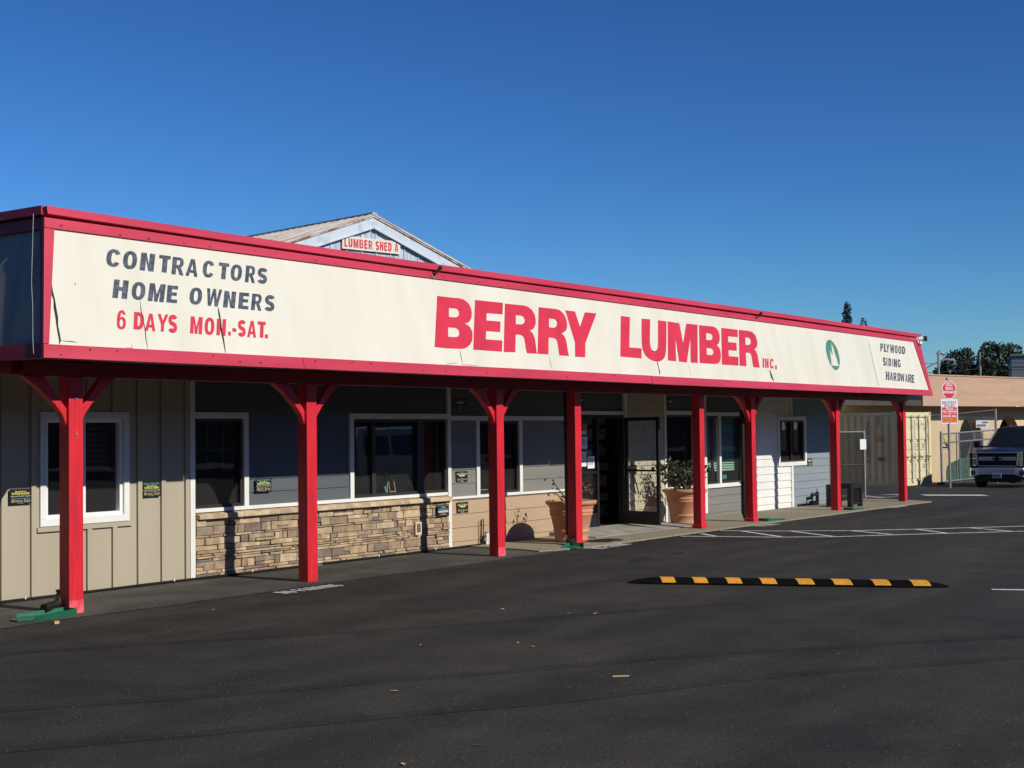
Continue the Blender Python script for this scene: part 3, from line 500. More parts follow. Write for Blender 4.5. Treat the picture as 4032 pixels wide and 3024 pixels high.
panel('upper_grey_panel', 23.93, 27.3, 2.10, 2.58, M['charcoal'])
lap('grey_lap_siding', 23.94, 27.4, 0.02, 0.62, 0.172, 0.09, M['pewter'])
panel('corner_filler', 27.2, 27.92, 0.02, 2.58, M['pewter'], 13.49)
lap('white_lap_siding', 27.9, 29.66, 0.02, 2.58, 0.165, 0.305, M['white'], 0.017)
lap('pale_grey_lap_siding', 29.74, 31.86, 0.02, 2.58, 0.166, 0.25, M['ltgray'])
trim((11.94, 12.02, 0.0, 2.5), name='corner_board')
trim((12.02, 17.09, 0.835, 0.882), name='sill_board', y0=13.458)
trim((17.10, 17.18, 0.0, 2.5), name='divider_board', y0=13.455)
trim((17.18, 20.55, 1.985, 2.055), name='head_board'); trim((17.18, 20.55, 0.762, 0.80), name='sill_board', y0=13.458)
trim((20.55, 22.34, 2.08, 2.15), name='head_board')
trim((22.34, 22.435, 0.03, 2.52), name='door_post', y0=13.44)
trim((23.865, 23.94, 0.02, 2.5), name='divider_board')
trim((23.94, 25.58, 0.60, 0.68), (25.30, 25.58, 0.10, 0.60), name='sill_board', y0=13.458)
trim((25.07, 25.50, 0.68, 2.10), name='divider_board'); trim((25.5, 25.58, 0.68, 2.5), name='divider_board', y0=13.459)
trim((25.582, 27.30, 0.60, 0.68), name='sill_board', y0=13.457); trim((27.22, 27.30, 0.68, 2.10), name='divider_board')
trim((29.64, 29.74, 0.0, 0.95), name='divider_board'); trim((29.68, 29.745, 2.07, 2.48), name='divider_board'); trim((31.84, 31.92, 0.0, 2.55), name='corner_board')
# shell: side walls, roof and the dim room behind the glass
MB().box(6.6, 6.75, 13.53, 21, 0, 2.75).box(31.75, 31.9, 13.53, 21, 0, 2.75).box(6.6, 31.9, 20.85, 21, 0, 2.75).build('outer_wall', M['ltgray'], store)
MB().box(6.55, 31.95, 13.6, 21.05, 2.76, 2.95).build('roof', M['soffit'], store)
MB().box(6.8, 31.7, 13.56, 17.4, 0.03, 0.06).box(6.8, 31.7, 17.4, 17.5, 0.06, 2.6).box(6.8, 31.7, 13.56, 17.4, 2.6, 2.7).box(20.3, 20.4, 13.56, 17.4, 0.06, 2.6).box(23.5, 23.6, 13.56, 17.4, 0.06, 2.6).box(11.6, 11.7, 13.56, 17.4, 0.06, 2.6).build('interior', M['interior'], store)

# stone veneer
sv = random.Random(11); b = MB(); z = 0.0
while z < 0.735:
    h = sv.choice((0.03, 0.04, 0.05, 0.065, 0.08, 0.095, 0.11)); h = min(h, 0.745 - z)
    if 0.745 - z - h < 0.03: h = 0.745 - z
    x = 12.02
    while x < 17.099:
        wd = sv.choice((sv.uniform(0.07, 0.2), sv.uniform(0.16, 0.42))); x1 = min(x + wd, 17.10)
        if 17.10 - x1 < 0.06: x1 = 17.10
        d = sv.uniform(0.0, 0.032); b.mi = sv.choices(range(7), (5, 4.5, 3, 4, 0.9, 0.7, 3))[0]
        j = lambda: sv.uniform(-0.007, 0.007); y = 13.462 - d
        if h > 0.07 and sv.random() < 0.28 and x1 - x > 0.12:
            zz = z + h * sv.uniform(0.4, 0.6)
            for za, zb in ((z, zz), (zz, z + h)):
                y = 13.462 - sv.uniform(0.0, 0.036); b.mi = sv.choices(range(7), (5, 4.5, 3, 4, 0.9, 0.7, 3))[0]
                b.hexa([(x + 0.003, y + j(), za + 0.003), (x1 - 0.003, y + j(), za + 0.003), (x1 - 0.002, 13.5, za + 0.002), (x + 0.002, 13.5, za + 0.002), (x + 0.004, y + j(), zb - 0.003), (x1 - 0.003, y + j(), zb - 0.004), (x1 - 0.002, 13.5, zb - 0.002), (x + 0.002, 13.5, zb - 0.002)])
        else:
            b.hexa([(x + 0.003, y + j(), z + 0.003), (x1 - 0.003, y + j(), z + 0.003), (x1 - 0.002, 13.5, z + 0.002), (x + 0.002, 13.5, z + 0.002), (x + 0.004, y + j(), z + h - 0.003 + j() / 2), (x1 - 0.003, y + j(), z + h - 0.003 + j() / 2), (x1 - 0.002, 13.5, z + h - 0.002), (x + 0.002, 13.5, z + h - 0.002)])
        x = x1
    z += h
b.mi = 4; b.box(12.02, 17.10, 13.49, 13.53, 0.0, 0.835)
b.build('stone_veneer', STONE, store, bevel=0.004, seg=1)
b = MB(); x = 12.03
while x < 17.1:
    x1 = min(x + sv.uniform(0.5, 0.9), 17.14); j = lambda: sv.uniform(-0.006, 0.006)
    b.hexa([(x, 13.385 + j(), 0.748), (x1, 13.385 + j(), 0.748), (x1, 13.5, 0.748), (x, 13.5, 0.748), (x, 13.392 + j(), 0.808), (x1, 13.392 + j(), 0.808), (x1, 13.5, 0.828), (x, 13.5, 0.828)]); x = x1 + 0.003
b.build('stone_cap', STONE[3], store, bevel=0.012, seg=2)

# windows: casing > frame, glass pane, blind
def window(x0, x1, z0, z1, mull=(), casing=0.08, frame='bronze', rail=(), depth=0.05, bars=True, cas=(1, 1, 1, 1)):
    c = MB(); l, r_, t, bt = [q * casing for q in cas]; y0 = 13.460
    if l: c.box(x0, x0 + l, y0, 13.53, z0 + bt, z1 - t)
    if r_: c.box(x1 - r_, x1, y0, 13.53, z0 + bt, z1 - t)
    if t: c.box(x0, x1, y0, 13.53, z1 - t, z1)
    if bt: c.box(x0, x1, y0, 13.53, z0, z0 + bt)
    if not c.v: c.box(x0, x1, 13.50, 13.53, z1 - 0.01, z1)
    o = c.build('window', M['white'], store, bevel=0.003)
    X0, X1, Z0, Z1 = x0 + l, x1 - r_, z0 + bt, z1 - t; f = MB(); k = 0.042
    f.box(X0, X0 + k, 13.492, 13.57, Z0 + k, Z1 - k).box(X1 - k, X1, 13.492, 13.57, Z0 + k, Z1 - k).box(X0, X1, 13.492, 13.57, Z0, Z0 + k).box(X0, X1, 13.492, 13.57, Z1 - k, Z1)
    for mx, mw in mull: f.box(mx, mx + mw, 13.50, 13.575, Z0 + k, Z1 - k)
    for rz in rail: f.box(X0 + k, X1 - k, 13.53, 13.575, rz, rz + 0.03)
    f.build('frame', M[frame], o, bevel=0.003)
    edges = [X0 + k] + [q for mx, mw in mull for q in (mx, mx + mw)] + [X1 - k]
    for i in range(0, len(edges), 2): pane2(edges[i], edges[i + 1], Z0 + k, Z1 - k, 13.55 + 0.002 * i, 'pane', o)
    return o
w1 = window(9.76, 11.0, 0.80, 2.085, mull=((10.31, 0.09),), frame='vinyl')
b = MB()
for k in range(9): zz = 1.42 + k * 0.064; b.hexa([(10.40, 13.66, zz), (10.87, 13.66, zz), (10.87, 13.70, zz + 0.045), (10.40, 13.70, zz + 0.045), (10.40, 13.663, zz + 0.003), (10.87, 13.663, zz + 0.003), (10.87, 13.703, zz + 0.048), (10.40, 13.703, zz + 0.048)])
b.build('blind', mat('dull_red_blind', (0.30, 0.10, 0.09), None, 3, 0.6), w1)
w2 = window(12.02, 12.93, 0.882, 2.09, cas=(0, 1, 1, 0)); MB().box(12.30, 12.325, 13.56, 13.58, 1.3, 1.97).box(12.57, 12.595, 13.56, 13.58, 1.3, 1.97).box(12.07, 12.81, 13.56, 13.58, 1.60, 1.625).build('muntin', M['bronze'], w2)
w3 = window(14.88, 17.10, 0.882, 2.085, mull=((15.39, 0.075), (16.42, 0.15)), cas=(1, 0, 1, 0), casing=0.08)
w4 = window(17.84, 19.10, 0.80, 1.985, cas=(1, 1, 0.1, 0.1), casing=0.085)
w5 = window(23.94, 25.07, 0.68, 2.17, cas=(0, 0.9, 1, 0), casing=0.08)
w6 = window(25.58, 27.22, 0.68, 2.15, mull=(), cas=(0, 0, 1, 0), casing=0.075)
MB().box(26.12, 26.205, 13.455, 13.53, 0.68, 2.075).build('mullion', M['white'], w6)
w7 = window(28.97, 30.48, 0.95, 2.07, mull=((29.71, 0.05),), casing=0.09)
def blind(x0, x1, z0, z1, parent):
    b = MB(); zz = z0
    while zz < z1:
        b.hexa([(x0, 13.63, zz), (x1, 13.63, zz), (x1, 13.665, zz + 0.038), (x0, 13.665, zz + 0.038), (x0, 13.632, zz + 0.003), (x1, 13.632, zz + 0.003), (x1, 13.667, zz + 0.041), (x0, 13.667, zz + 0.041)]); zz += 0.05
    return b.build('blind', M['blind'], parent)
blind(25.63, 26.08, 1.02, 2.05, w6); blind(26.22, 27.14, 0.93, 2.05, w6)

# doorway: black storefront with glazed sidelight and a leaf swung open
df = MB()
df.box(20.55, 20.62, 13.46, 13.56, 0.05, 2.08).box(21.40, 21.47, 13.46, 13.56, 0.05, 2.02).box(22.28, 22.34, 13.46, 13.56, 0.05, 2.02).box(20.62, 22.34, 13.46, 13.56, 2.02, 2.08).box(20.62, 21.40, 13.47, 13.55, 0.05, 0.33).box(20.62, 21.40, 13.47, 13.55, 1.03, 1.08)
dfo = df.build('door_frame', M['black'], store, bevel=0.004)
pane2(20.62, 21.40, 0.33, 2.02, 13.51, 'pane', dfo, M['clear_glass'])
hx, hy, ex, ey = 22.33, 13.43, 22.13, 12.60
dv = Vector((ex - hx, ey - hy)); W = dv.length; dv /= W; nv = Vector((-dv.y, dv.x)) * 0.022
def DP(u, z, s): return (hx + dv.x * u + nv.x * s, hy + dv.y * u + nv.y * s, z)
def dbox(b, u0, u1, z0, z1): return b.hexa([DP(u0, z0, 1), DP(u1, z0, 1), DP(u1, z0, -1), DP(u0, z0, -1), DP(u0, z1, 1), DP(u1, z1, 1), DP(u1, z1, -1), DP(u0, z1, -1)])
b = MB()
for q in ((0, 0.065, 0.09, 2.03), (W - 0.065, W, 0.09, 2.03), (0.065, W - 0.065, 0.09, 0.33), (0.065, W - 0.065, 1.97, 2.03)): dbox(b, *q)
door = b.build('door', M['black'], store, bevel=0.003)
b = MB(); b.face([DP(0.065, 0.33, 0), DP(W - 0.065, 0.33, 0), DP(W - 0.065, 1.97, 0), DP(0.065, 1.97, 0)]); b.build('pane', M['clear_glass'], door)
b = MB(); b.hexa([DP(0.06, 1.05, -3), DP(W - 0.06, 1.05, -3), DP(W - 0.06, 1.05, -1.4), DP(0.06, 1.05, -1.4), DP(0.06, 1.085, -3), DP(W - 0.06, 1.085, -3), DP(W - 0.06, 1.085, -1.4), DP(0.06, 1.085, -1.4)])
b.tube([DP(0.12, 1.05, 3), DP(0.16, 0.75, 6), DP(0.20, 0.62, 6), DP(0.14, 0.62, 5), DP(0.10, 1.0, 3)], 0.011, 6).build('handle', M['black'], door)

# ---------------------------------------------------------------- canopy with the painted sign
def FP(x, z, off=0.0): return (x, 11.5 + 0.22 * (z - 2.565) - 0.977 * off, z + 0.215 * off)
XL = lambda z: 8.35 + 0.163 * (z - 2.552)
canopy = empty('store_canopy', (0, 0, 0), label='long white and red canopy fascia sign across the whole store front', cat='canopy')
def nails(b, x0, x1, z0, z1, off, seed):
    r_ = random.Random(seed); b.mi = 1; x = x0 + 0.2
    while x < x1 - 0.1:
        z = z0 + (z1 - z0) * r_.choice((0.22, 0.3, 0.72, 0.8)); s = r_.uniform(0.006, 0.012); a = r_.uniform(0, 3)
        b.face([FP(x + s * 1.6 * math.cos(a + 1.05 * k), z + s * math.sin(a + 1.05 * k), off + 0.0012) for k in range(6)]); x += r_.uniform(0.25, 0.75)
    b.mi = 0
def board(poly, off0, off1, name, m, parent, bevel=0.004, nail=0):
    if nail:
        b = MB().prism(poly, lambda x, z: FP(x, z, off0), lambda x, z: FP(x, z, off1)); zs = sorted(z for _, z in poly); nails(b, min(x for x, _ in poly), max(x for x, _ in poly), zs[1] + 0.01, zs[-2] - 0.01, off1, nail)
        return b.build(name, [m, M['crack']], parent)
    return MB().prism(poly, lambda x, z: FP(x, z, off0), lambda x, z: FP(x, z, off1)).build(name, m, parent, bevel=bevel)
sign = board([(8.42, 2.62), (33.30, 2.60), (33.30, 3.90), (8.66, 3.92)], -0.012, 0.008, 'sign_panel', M['cream'], canopy, 0)
ZT = [(8.6, 4.066), (11, 4.044), (14, 4.035), (20, 4.040), (25.8, 4.036), (33.4, 4.014)]
board([(x, z) for x, z in ZT] + [(x, z - 0.085) for x, z in ZT[::-1]], -0.03, 0.075, 'cap_board', M['fascia_red'], canopy)
board([(8.585, 3.958), (33.33, 3.915), (33.33, 3.822), (8.57, 3.856)], 0.0, 0.032, 'upper_board', M['fascia_red'], canopy, nail=5)
rb = random.Random(3); xs = [8.35, 11.9, 15.9, 19.95, 24.1, 28.9, 33.34]
for i in range(6):
    a, c = xs[i], xs[i + 1] - 0.006; z0 = lambda x: 2.556 - 0.0011 * (x - 8.35); z1 = lambda x: 2.688 - 0.0012 * (x - 8.35)
    j = rb.uniform(-0.004, 0.004); k = 0.0 if i else 0.021
    board([(a, z0(a) + j), (c, z0(c) + j), (c, z1(c) + j), (a + k, z1(a) + j)], 0.0, 0.034 + rb.uniform(-0.003, 0.003), 'lower_board', M['fascia_red'], canopy, nail=10 + i)
board([(8.375, 2.692), (8.44, 2.692), (8.69, 3.850), (8.572, 3.853)], 0.0, 0.028, 'end_board', M['fascia_red'], canopy)
board([(33.20, 2.662), (33.33, 2.662), (33.33, 3.818), (32.90, 3.820)], 0.0, 0.028, 'end_board', M['fascia_red'], canopy)
# hipped left end, right end, top deck, soffit, beam
def LP(y, z, off=0.0): return (XL(z) + 0.06 - 0.987 * off, y, z + 0.16 * off)
def lboard(poly, o0, o1, name, m): MB().prism(poly, lambda y, z: LP(y, z, o0), lambda y, z: LP(y, z, o1)).build(name, m, canopy)
lboard([(11.56, 2.60), (17, 2.60), (17, 3.95), (11.80, 3.95)], -0.02, 0.0, 'end_panel', M['shaded_cream'])
lboard([(11.50, 2.556), (17, 2.556), (17, 2.70), (11.52, 2.70)], 0.0, 0.035, 'end_trim', M['beam_red'])  # end trims darker than the front boards: their shade is put into the red
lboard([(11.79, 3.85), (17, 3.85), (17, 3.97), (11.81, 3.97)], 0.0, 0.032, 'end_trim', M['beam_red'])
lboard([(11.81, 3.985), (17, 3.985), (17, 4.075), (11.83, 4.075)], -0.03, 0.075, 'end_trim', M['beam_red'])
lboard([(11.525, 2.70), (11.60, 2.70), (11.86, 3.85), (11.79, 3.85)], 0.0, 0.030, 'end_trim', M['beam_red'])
MB().hexa([(33.24, 11.55, 2.56), (33.32, 11.55, 2.56), (33.32, 17, 2.56), (33.24, 17, 2.56), (33.24, 11.83, 4.0), (33.32, 11.83, 4.0), (33.32, 17, 4.0), (33.24, 17, 4.0)]).build('end_panel', M['cream'], canopy)
MB().box(8.75, 33.2, 11.9, 17.0, 3.90, 3.97).build('roof_deck', M['soffit'], canopy)
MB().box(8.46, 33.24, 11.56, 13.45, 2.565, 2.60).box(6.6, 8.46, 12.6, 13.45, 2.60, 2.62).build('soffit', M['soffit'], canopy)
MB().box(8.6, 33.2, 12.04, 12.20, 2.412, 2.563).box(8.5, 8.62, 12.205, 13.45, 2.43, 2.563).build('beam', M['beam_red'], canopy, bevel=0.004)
# lettering
for L in BERRY:
    MB().prism(L[0], lambda x, z: FP(x, z, 0.0085), lambda x, z: FP(x, z, 0.011), L[1:]).build('red_letter', M['paint_red'], sign)
b = MB().flat(OVAL, lambda x, z: FP(x, z, 0.0105)); em = b.build('tree_emblem', M['paint_green'], sign)
MB().flat(TREE, lambda x, z: FP(x, z, 0.0125)).build('tree_mark', M['cream'], sign)
MB().flat([(29.0, 3.2), (29.06, 3.2), (29.06, 3.2)], lambda x, z: FP(x, z, 0.0)) if False else None
def quad_glyph(b, ch, q, sh):
    if ch in '.-':
        b.face([FP(x, z, 0.0105) for x, z in q]); return
    vs, fs, a, c, d, e = GL[ch, 1]; (bl, br, tr, tl) = q
    def f(vx, vy):
        v = (vy - d) / (e - d); u = (vx - a) / (c - a) * (1 - abs(sh)) + (sh * v if sh > 0 else -sh * (1 - v))
        p0 = (bl[0] + (br[0] - bl[0]) * u, bl[1] + (br[1] - bl[1]) * u); p1 = (tl[0] + (tr[0] - tl[0]) * u, tl[1] + (tr[1] - tl[1]) * u)
        return FP(p0[0] + (p1[0] - p0[0]) * v, p0[1] + (p1[1] - p0[1]) * v, 0.0105)
    b.raw([f(*p) for p in vs], fs)
for col, word in WORDS:
    b = MB()
    for ch, q in word: quad_glyph(b, ch, q, (0.12 if col == 'navy' else 0.07) if q[0][0] < 20 else -0.03)
    b.build('painted_word', M['paint_navy'] if col == 'navy' else M['paint_red'], sign)
for pts, wd in CRACKS:
    b = MB(); n = len(pts); rr = random.Random(n * 7 + int(wd * 1e4)); L0 = []; L1 = []
    for i, (x, z) in enumerate(pts):
        t = (0.25 if i in (0, n - 1) else 1.0) * wd / 2 * rr.uniform(0.6, 1.3)
        hor = abs(pts[-1][0] - pts[0][0]) > abs(pts[-1][1] - pts[0][1]) and wd < 0.01
        L0.append((x, z - t) if hor else (x - t, z)); L1.append((x, z + t) if hor else (x + t, z))
    for i in range(n - 1): b.face([FP(*L0[i], 0.0118), FP(*L0[i + 1], 0.0118), FP(*L1[i + 1], 0.0118), FP(*L1[i], 0.0118)])
    b.build('crack', M['crack'], sign)

# ---------------------------------------------------------------- canopy posts with knee braces
BR_R = [(0.0, 1.92), (0.055, 2.04), (0.14, 2.145), (0.215, 2.205), (0.30, 2.30), (0.45, 2.41), (0.26, 2.41), (0.0, 2.095)]
BR_L = [(0.0, 1.91), (-0.055, 2.03), (-0.15, 2.14), (-0.235, 2.205), (-0.34, 2.30), (-0.52, 2.41), (-0.27, 2.41), (0.0, 2.085)]
POSTS = [(9.063, 'lr', 0, 'red canopy post before the taupe wall window, with faded dented foot'), (12.52, 'lr', 0, 'bright red braced post before the stone veneer wall'),
         (16.43, 'lr', 0, 'red braced post standing just left of the khaki siding pipe'), (18.50, '', 1, 'plain red post in front of the sparsely planted terracotta pot'),
         (22.60, '', 1, 'plain red post in front of the bushy terracotta pot'), (24.70, 'lr', 1, 'red braced post beside the big black downspout'),
         (28.81, 'lr', 0, 'red braced post between grey siding and the black wire bench'), (32.86, 'l', 0, 'last red canopy post, before the cream shipping container')]
post_mesh = MB().box(0, 0.175, 0, 0.16, 0, 2.411)
br_r = MB().prism([(x + 0.176, z) for x, z in BR_R], XZ(0.035), XZ(0.125)); br_l = MB().prism([(x - 0.001, z) for x, z in BR_L], XZ(0.035), XZ(0.125))
proto = {}
for i, (x, br, plinth, lab) in enumerate(POSTS):
    e = empty('canopy_post', (x, 12.03, 0.0), label=lab, cat='post', group='red posts holding up the canopy')
    def part(key, mk, name, bev):
        if key in proto:
            c = proto[key].copy(); COL.objects.link(c); c.parent = e
        else: proto[key] = mk.build(name, M['post_red'], e, bevel=bev)
    r_ = random.Random(40 + i); sm = MB().box(0, 0.175, 0, 0.16, 0, 2.411); sm.mi = 1
    for k in range(r_.randint(5, 9)):                              # nail holes and scuffs in the painted face
        u, zz, s, t = r_.uniform(0.02, 0.15), r_.uniform(0.15, 2.3), r_.uniform(0.003, 0.007), r_.uniform(0.006, 0.035)
        sm.face([(u, -0.0012, zz), (u + s, -0.0012, zz + 0.002), (u + s * 1.3, -0.0012, zz + t), (u + s * 0.2, -0.0012, zz + t * 0.8)])
    sm.build('shaft', [M['post_red'], M['beam_red']], e, bevel=0.006)
    if i in (0, 2, 5):
        for zz in (2.19, 1.83): MB().disc((0.085, -0.004, zz), 0.011, 'y', 8, 0.012).build('bolt', M['galv'], e)
    if 'r' in br: part('r', br_r, 'brace', 0.006)
    if 'l' in br: part('l', br_l, 'brace', 0.006)
    if i in (0, 2): MB().box(-0.001, 0.176, -0.0015, 0.05, 0.001, 0.14).build('faded_foot', M['faded_red'], e)
    if plinth: part('p', MB().box(-0.022, 0.197, -0.022, 0.18, 0.02, 0.085), 'plinth', 0.012)
for pts in ([(5.3, 8.5), (6.9, 7.35), (7.98, 6.69), (8.85, 6.14), (9.91, 5.50), (10.9, 4.75), (12.2, 3.7), (13.4, 2.6)], [(4.6, 7.4), (6.2, 6.35), (7.19, 5.74), (7.95, 5.24), (8.6, 4.93), (9.59, 4.45), (10.6, 3.7), (12.2, 2.6)], [(6.8, 10.6), (8.2, 9.7), (9.84, 8.54), (10.87, 7.93), (12.02, 7.40), (13.6, 6.5)]):
    b = MB(); q = []
    for i in range(len(pts) - 1):                                  # smooth the track
        p0, p1, p2, p3 = [Vector(pts[max(0, min(len(pts) - 1, i + k))]) for k in (-1, 0, 1, 2)]
        for t in (0, .25, .5, .75): q.append(tuple(0.5 * (2 * p1 + (p2 - p0) * t + (2 * p0 - 5 * p1 + 4 * p2 - p3) * t * t + (3 * p1 - p0 - 3 * p2 + p3) * t ** 3)))
    strip(b, q, 0.16, 0.0025).build('tyre_mark', M['tyre_mark'], asphalt)

# ---------------------------------------------------------------- things on and by the store wall
def plaque(x0, x1, z0, z1, lines, label, y=13.452):
    e = empty('product_plaque', (x0, y, z0), label=label, cat='plaque', group='black product plaques on the siding samples')
    wd, ht = x1 - x0, z1 - z0
    MB().box(0, wd, 0, 0.008, 0, ht).build('plate', M['plaque'], e, bevel=0.002)
    for txt, m, cy, h, fw, sh in lines:
        b = MB(); fn = XZ(-0.0015); W_ = fw * wd; u0 = (wd - W_) / 2; zb = (1 - cy) * ht
        if txt == '_': b.face([fn(u0, zb), fn(u0 + W_, zb), fn(u0 + W_, zb + h * ht), fn(u0, zb + h * ht)])
        else: b.text(txt, lambda u, v: (u0 + u, -0.0015, zb + v), W_, h * ht, shear=sh)
        b.build('print', M[m], e)
def wide(top, brand, what, dims, colour):
    L = [(brand, 't_yellow', 0.28 if top else 0.22, 0.10, 0.50, 0.1), ('_', 't_white', 0.30 if top else 0.24, 0.008, 0.9, 0), (what, 't_yellow', 0.44 if top else 0.38, 0.12, 0.80, 0), (dims, 't_white', 0.57 if top else 0.52, 0.075, 0.9, 0), ('_', 't_blue', 0.66, 0.035, 0.86, 0), (colour, 't_gold', 0.88, 0.20, 0.86, 0.3), ('_', 't_blue', 0.96, 0.035, 0.3, 0)]
    if top: L.append((top, 't_green', 0.145, 0.10, 0.86, 0))
    return L
def square(what, colour):
    return [('artisan', 't_green', 0.13, 0.08, 0.34, 0.15), ('_', 't_green', 0.16, 0.01, 0.86, 0), (what, 't_yellow', 0.30, 0.10, 0.90, 0), ('_', 't_white', 0.385, 0.05, 0.58, 0), ('_', 't_white', 0.46, 0.05, 0.5, 0), ('_', 't_blue', 0.53, 0.035, 0.3, 0), (colour, 't_gold', 0.84, 0.20, 0.84, 0.3), ('_', 't_white', 0.95, 0.04, 0.26, 0)]
plaque(9.36, 9.635, 1.07, 1.235, wide(None, 'HardieTrim', 'BATTEN BOARDS', 'Thickness 3/4 - Width 2.5 - Length 12', 'Monterey Taupe'), 'wide black plaque naming batten boards, on the taupe wall left of the window')
plaque(11.185, 11.46, 1.07, 1.238, wide('SELECT CEDARMILL', 'HardiePanel', 'VERTICAL SIDING', 'Thickness 5/16 - Size 4x8 - 4x9 - 4x10', 'Monterey Taupe'), 'black plaque naming vertical siding, on the taupe wall right of the window')
plaque(13.04, 13.325, 1.05, 1.22, wide('SELECT CEDARMILL', 'HardiePlank', 'HORIZONTAL SIDING', '5.25 - 6.25 - 7.25 - 8.25 - 9.25 - 12', 'Night Gray'), 'black plaque naming horizontal siding, on the charcoal wall above the stone')
plaque(17.32, 17.61, 1.025, 1.19, square('SQUARE CHANNEL SIDING', 'Aged Pewter'), 'square black plaque on the pewter grey siding, the upper of two', 13.474)
plaque(17.33, 17.62, 0.545, 0.71, square('SHIPLAP SIDING', 'Khaki Brown'), 'square black plaque on the khaki siding, under the white sill', 13.474)
plaque(16.765, 17.055, 0.525, 0.70, [('ProStack Ledge', 't_green', 0.15, 0.11, 0.86, 0), ('STONE', 't_yellow', 0.27, 0.08, 0.32, 0), ('_', 't_blue', 0.39, 0.05, 0.82, 0), ('_', 't_blue', 0.47, 0.05, 0.70, 0), ('_', 't_white', 0.58, 0.06, 0.86, 0), ('_', 't_white', 0.67, 0.06, 0.80, 0), ('_', 't_gold', 0.79, 0.025, 0.34, 0), ('_', 't_gold', 0.88, 0.04, 0.64, 0)], 'black plaque with blue print fixed on the stone veneer', 13.412)
plaque(30.52, 30.81, 0.93, 1.10, square('SHIPLAP SIDING', 'Light Mist'), 'small black plaque on the pale grey siding right of the small window', 13.474)
plaque(22.54, 22.79, 0.99, 1.15, [('SHINGLE', 't_yellow', 0.30, 0.13, 0.7, 0), ('SIDING', 't_yellow', 0.46, 0.13, 0.6, 0), ('_', 't_white', 0.60, 0.05, 0.6, 0), ('Heathered Moss', 't_gold', 0.86, 0.16, 0.84, 0.3)], 'black plaque on the tan shingles seen through the open door glass', 13.462)
plaque(17.29, 17.60, 2.165, 2.315, square('V RUSTIC SIDING', 'Iron Gray'), 'shaded black plaque high on the dark panel right of the wide window', 13.476)
plaque(23.99, 24.25, 2.245, 2.40, square('LAP SIDING', 'Iron Gray'), 'shaded black plaque high above the window behind the bushy pot', 13.476)
plaque(20.80, 21.03, 2.22, 2.39, square('PANEL SIDING', 'Iron Gray'), 'shaded black plaque high above the shop doorway', 13.476)

def notice(x, z, w_, h, label, dirn=1):
    e = empty('posted_notice', (x, 13.462, z), label=label, cat='notice', group='papers taped up at the shop door')
    MB().box(0, w_, 0, 0.003, 0, h).build('sheet', M['paper'], e)
    b = MB(); r_ = random.Random(int(z * 100))
    for k in range(6): zz = h * (0.80 - 0.1 * k); b.face([(0.12 * w_, -0.001, zz), (w_ * r_.uniform(0.6, 0.88), -0.001, zz), (w_ * 0.85, -0.001, zz + 0.035 * h), (0.12 * w_, -0.001, zz + 0.035 * h)])
    b.build('print', M['ink'], e)
notice(21.09, 1.13, 0.225, 0.215, 'white paper notice with grey print, lowest and rightmost at the shop door')
notice(20.86, 1.17, 0.19, 0.26, 'white paper notice half hidden by the red post at the shop door')
notice(20.85, 1.48, 0.235, 0.21, 'blue grey paper notice at eye height beside the red post')
MB().box(20.86, 21.09, 13.461, 13.464, 1.72, 1.92)
e = empty('posted_flyer', (20.86, 13.462, 1.715), label='dull orange flyer, topmost of the papers at the shop door', cat='flyer', group='papers taped up at the shop door')
MB().box(0, 0.225, 0, 0.003, 0, 0.20).build('sheet', mat('dull_orange_paper', (0.40, 0.16, 0.09), None, 6, 0.7), e); MB().box(0.03, 0.19, -0.002, -0.001, 0.03, 0.08).build('print', M['paper'], e)

# goods inside the door and behind the windows
e = empty('goods_shelf', (20.75, 14.35, 0.06), label='tall dim shelf of packaged goods inside the doorway', cat='shelf')
b = MB()
for k in range(7): b.box(0, 2.5, 0, 0.35, 0.08 + 0.29 * k, 0.10 + 0.29 * k)
b.box(0, 0.03, 0, 0.35, 0, 2.1).box(2.5, 2.53, 0, 0.35, 0, 2.1).build('rack', M['black'], e)
r_ = random.Random(8); goods = [mat('boxed_goods', c, None, 5, 0.6) for c in ((0.62, 0.50, 0.32), (0.55, 0.28, 0.22), (0.35, 0.40, 0.50), (0.70, 0.68, 0.62))]
b = MB()
for k in range(7):
    x = 0.05
    while x < 2.4: w_ = r_.uniform(0.07, 0.2); b.mi = r_.randrange(4); b.box(x, x + w_ - 0.01, 0.02, 0.3, 0.102 + 0.29 * k, 0.10 + 0.29 * k + r_.uniform(0.1, 0.24)); x += w_
tag(b.build('packages', goods, e), kind='stuff')
e = empty('round_wooden_tray', (18.10, 13.72, 0.86), label='round pale wooden tray on the sill behind a red post', cat='tray')
MB().disc((0, 0, 0.14), 0.13, 'y', 28, 0.02).build('tray', M['wood'], e); MB().box(-0.17, 0.30, -0.05, 0.05, 0.0, 0.012).build('foot', M['wood'], e)
e = empty('picture_frame', (16.03, 13.66, 0.925), label='small leaning wooden frame on the wide window sill', cat='frame')
b = MB()
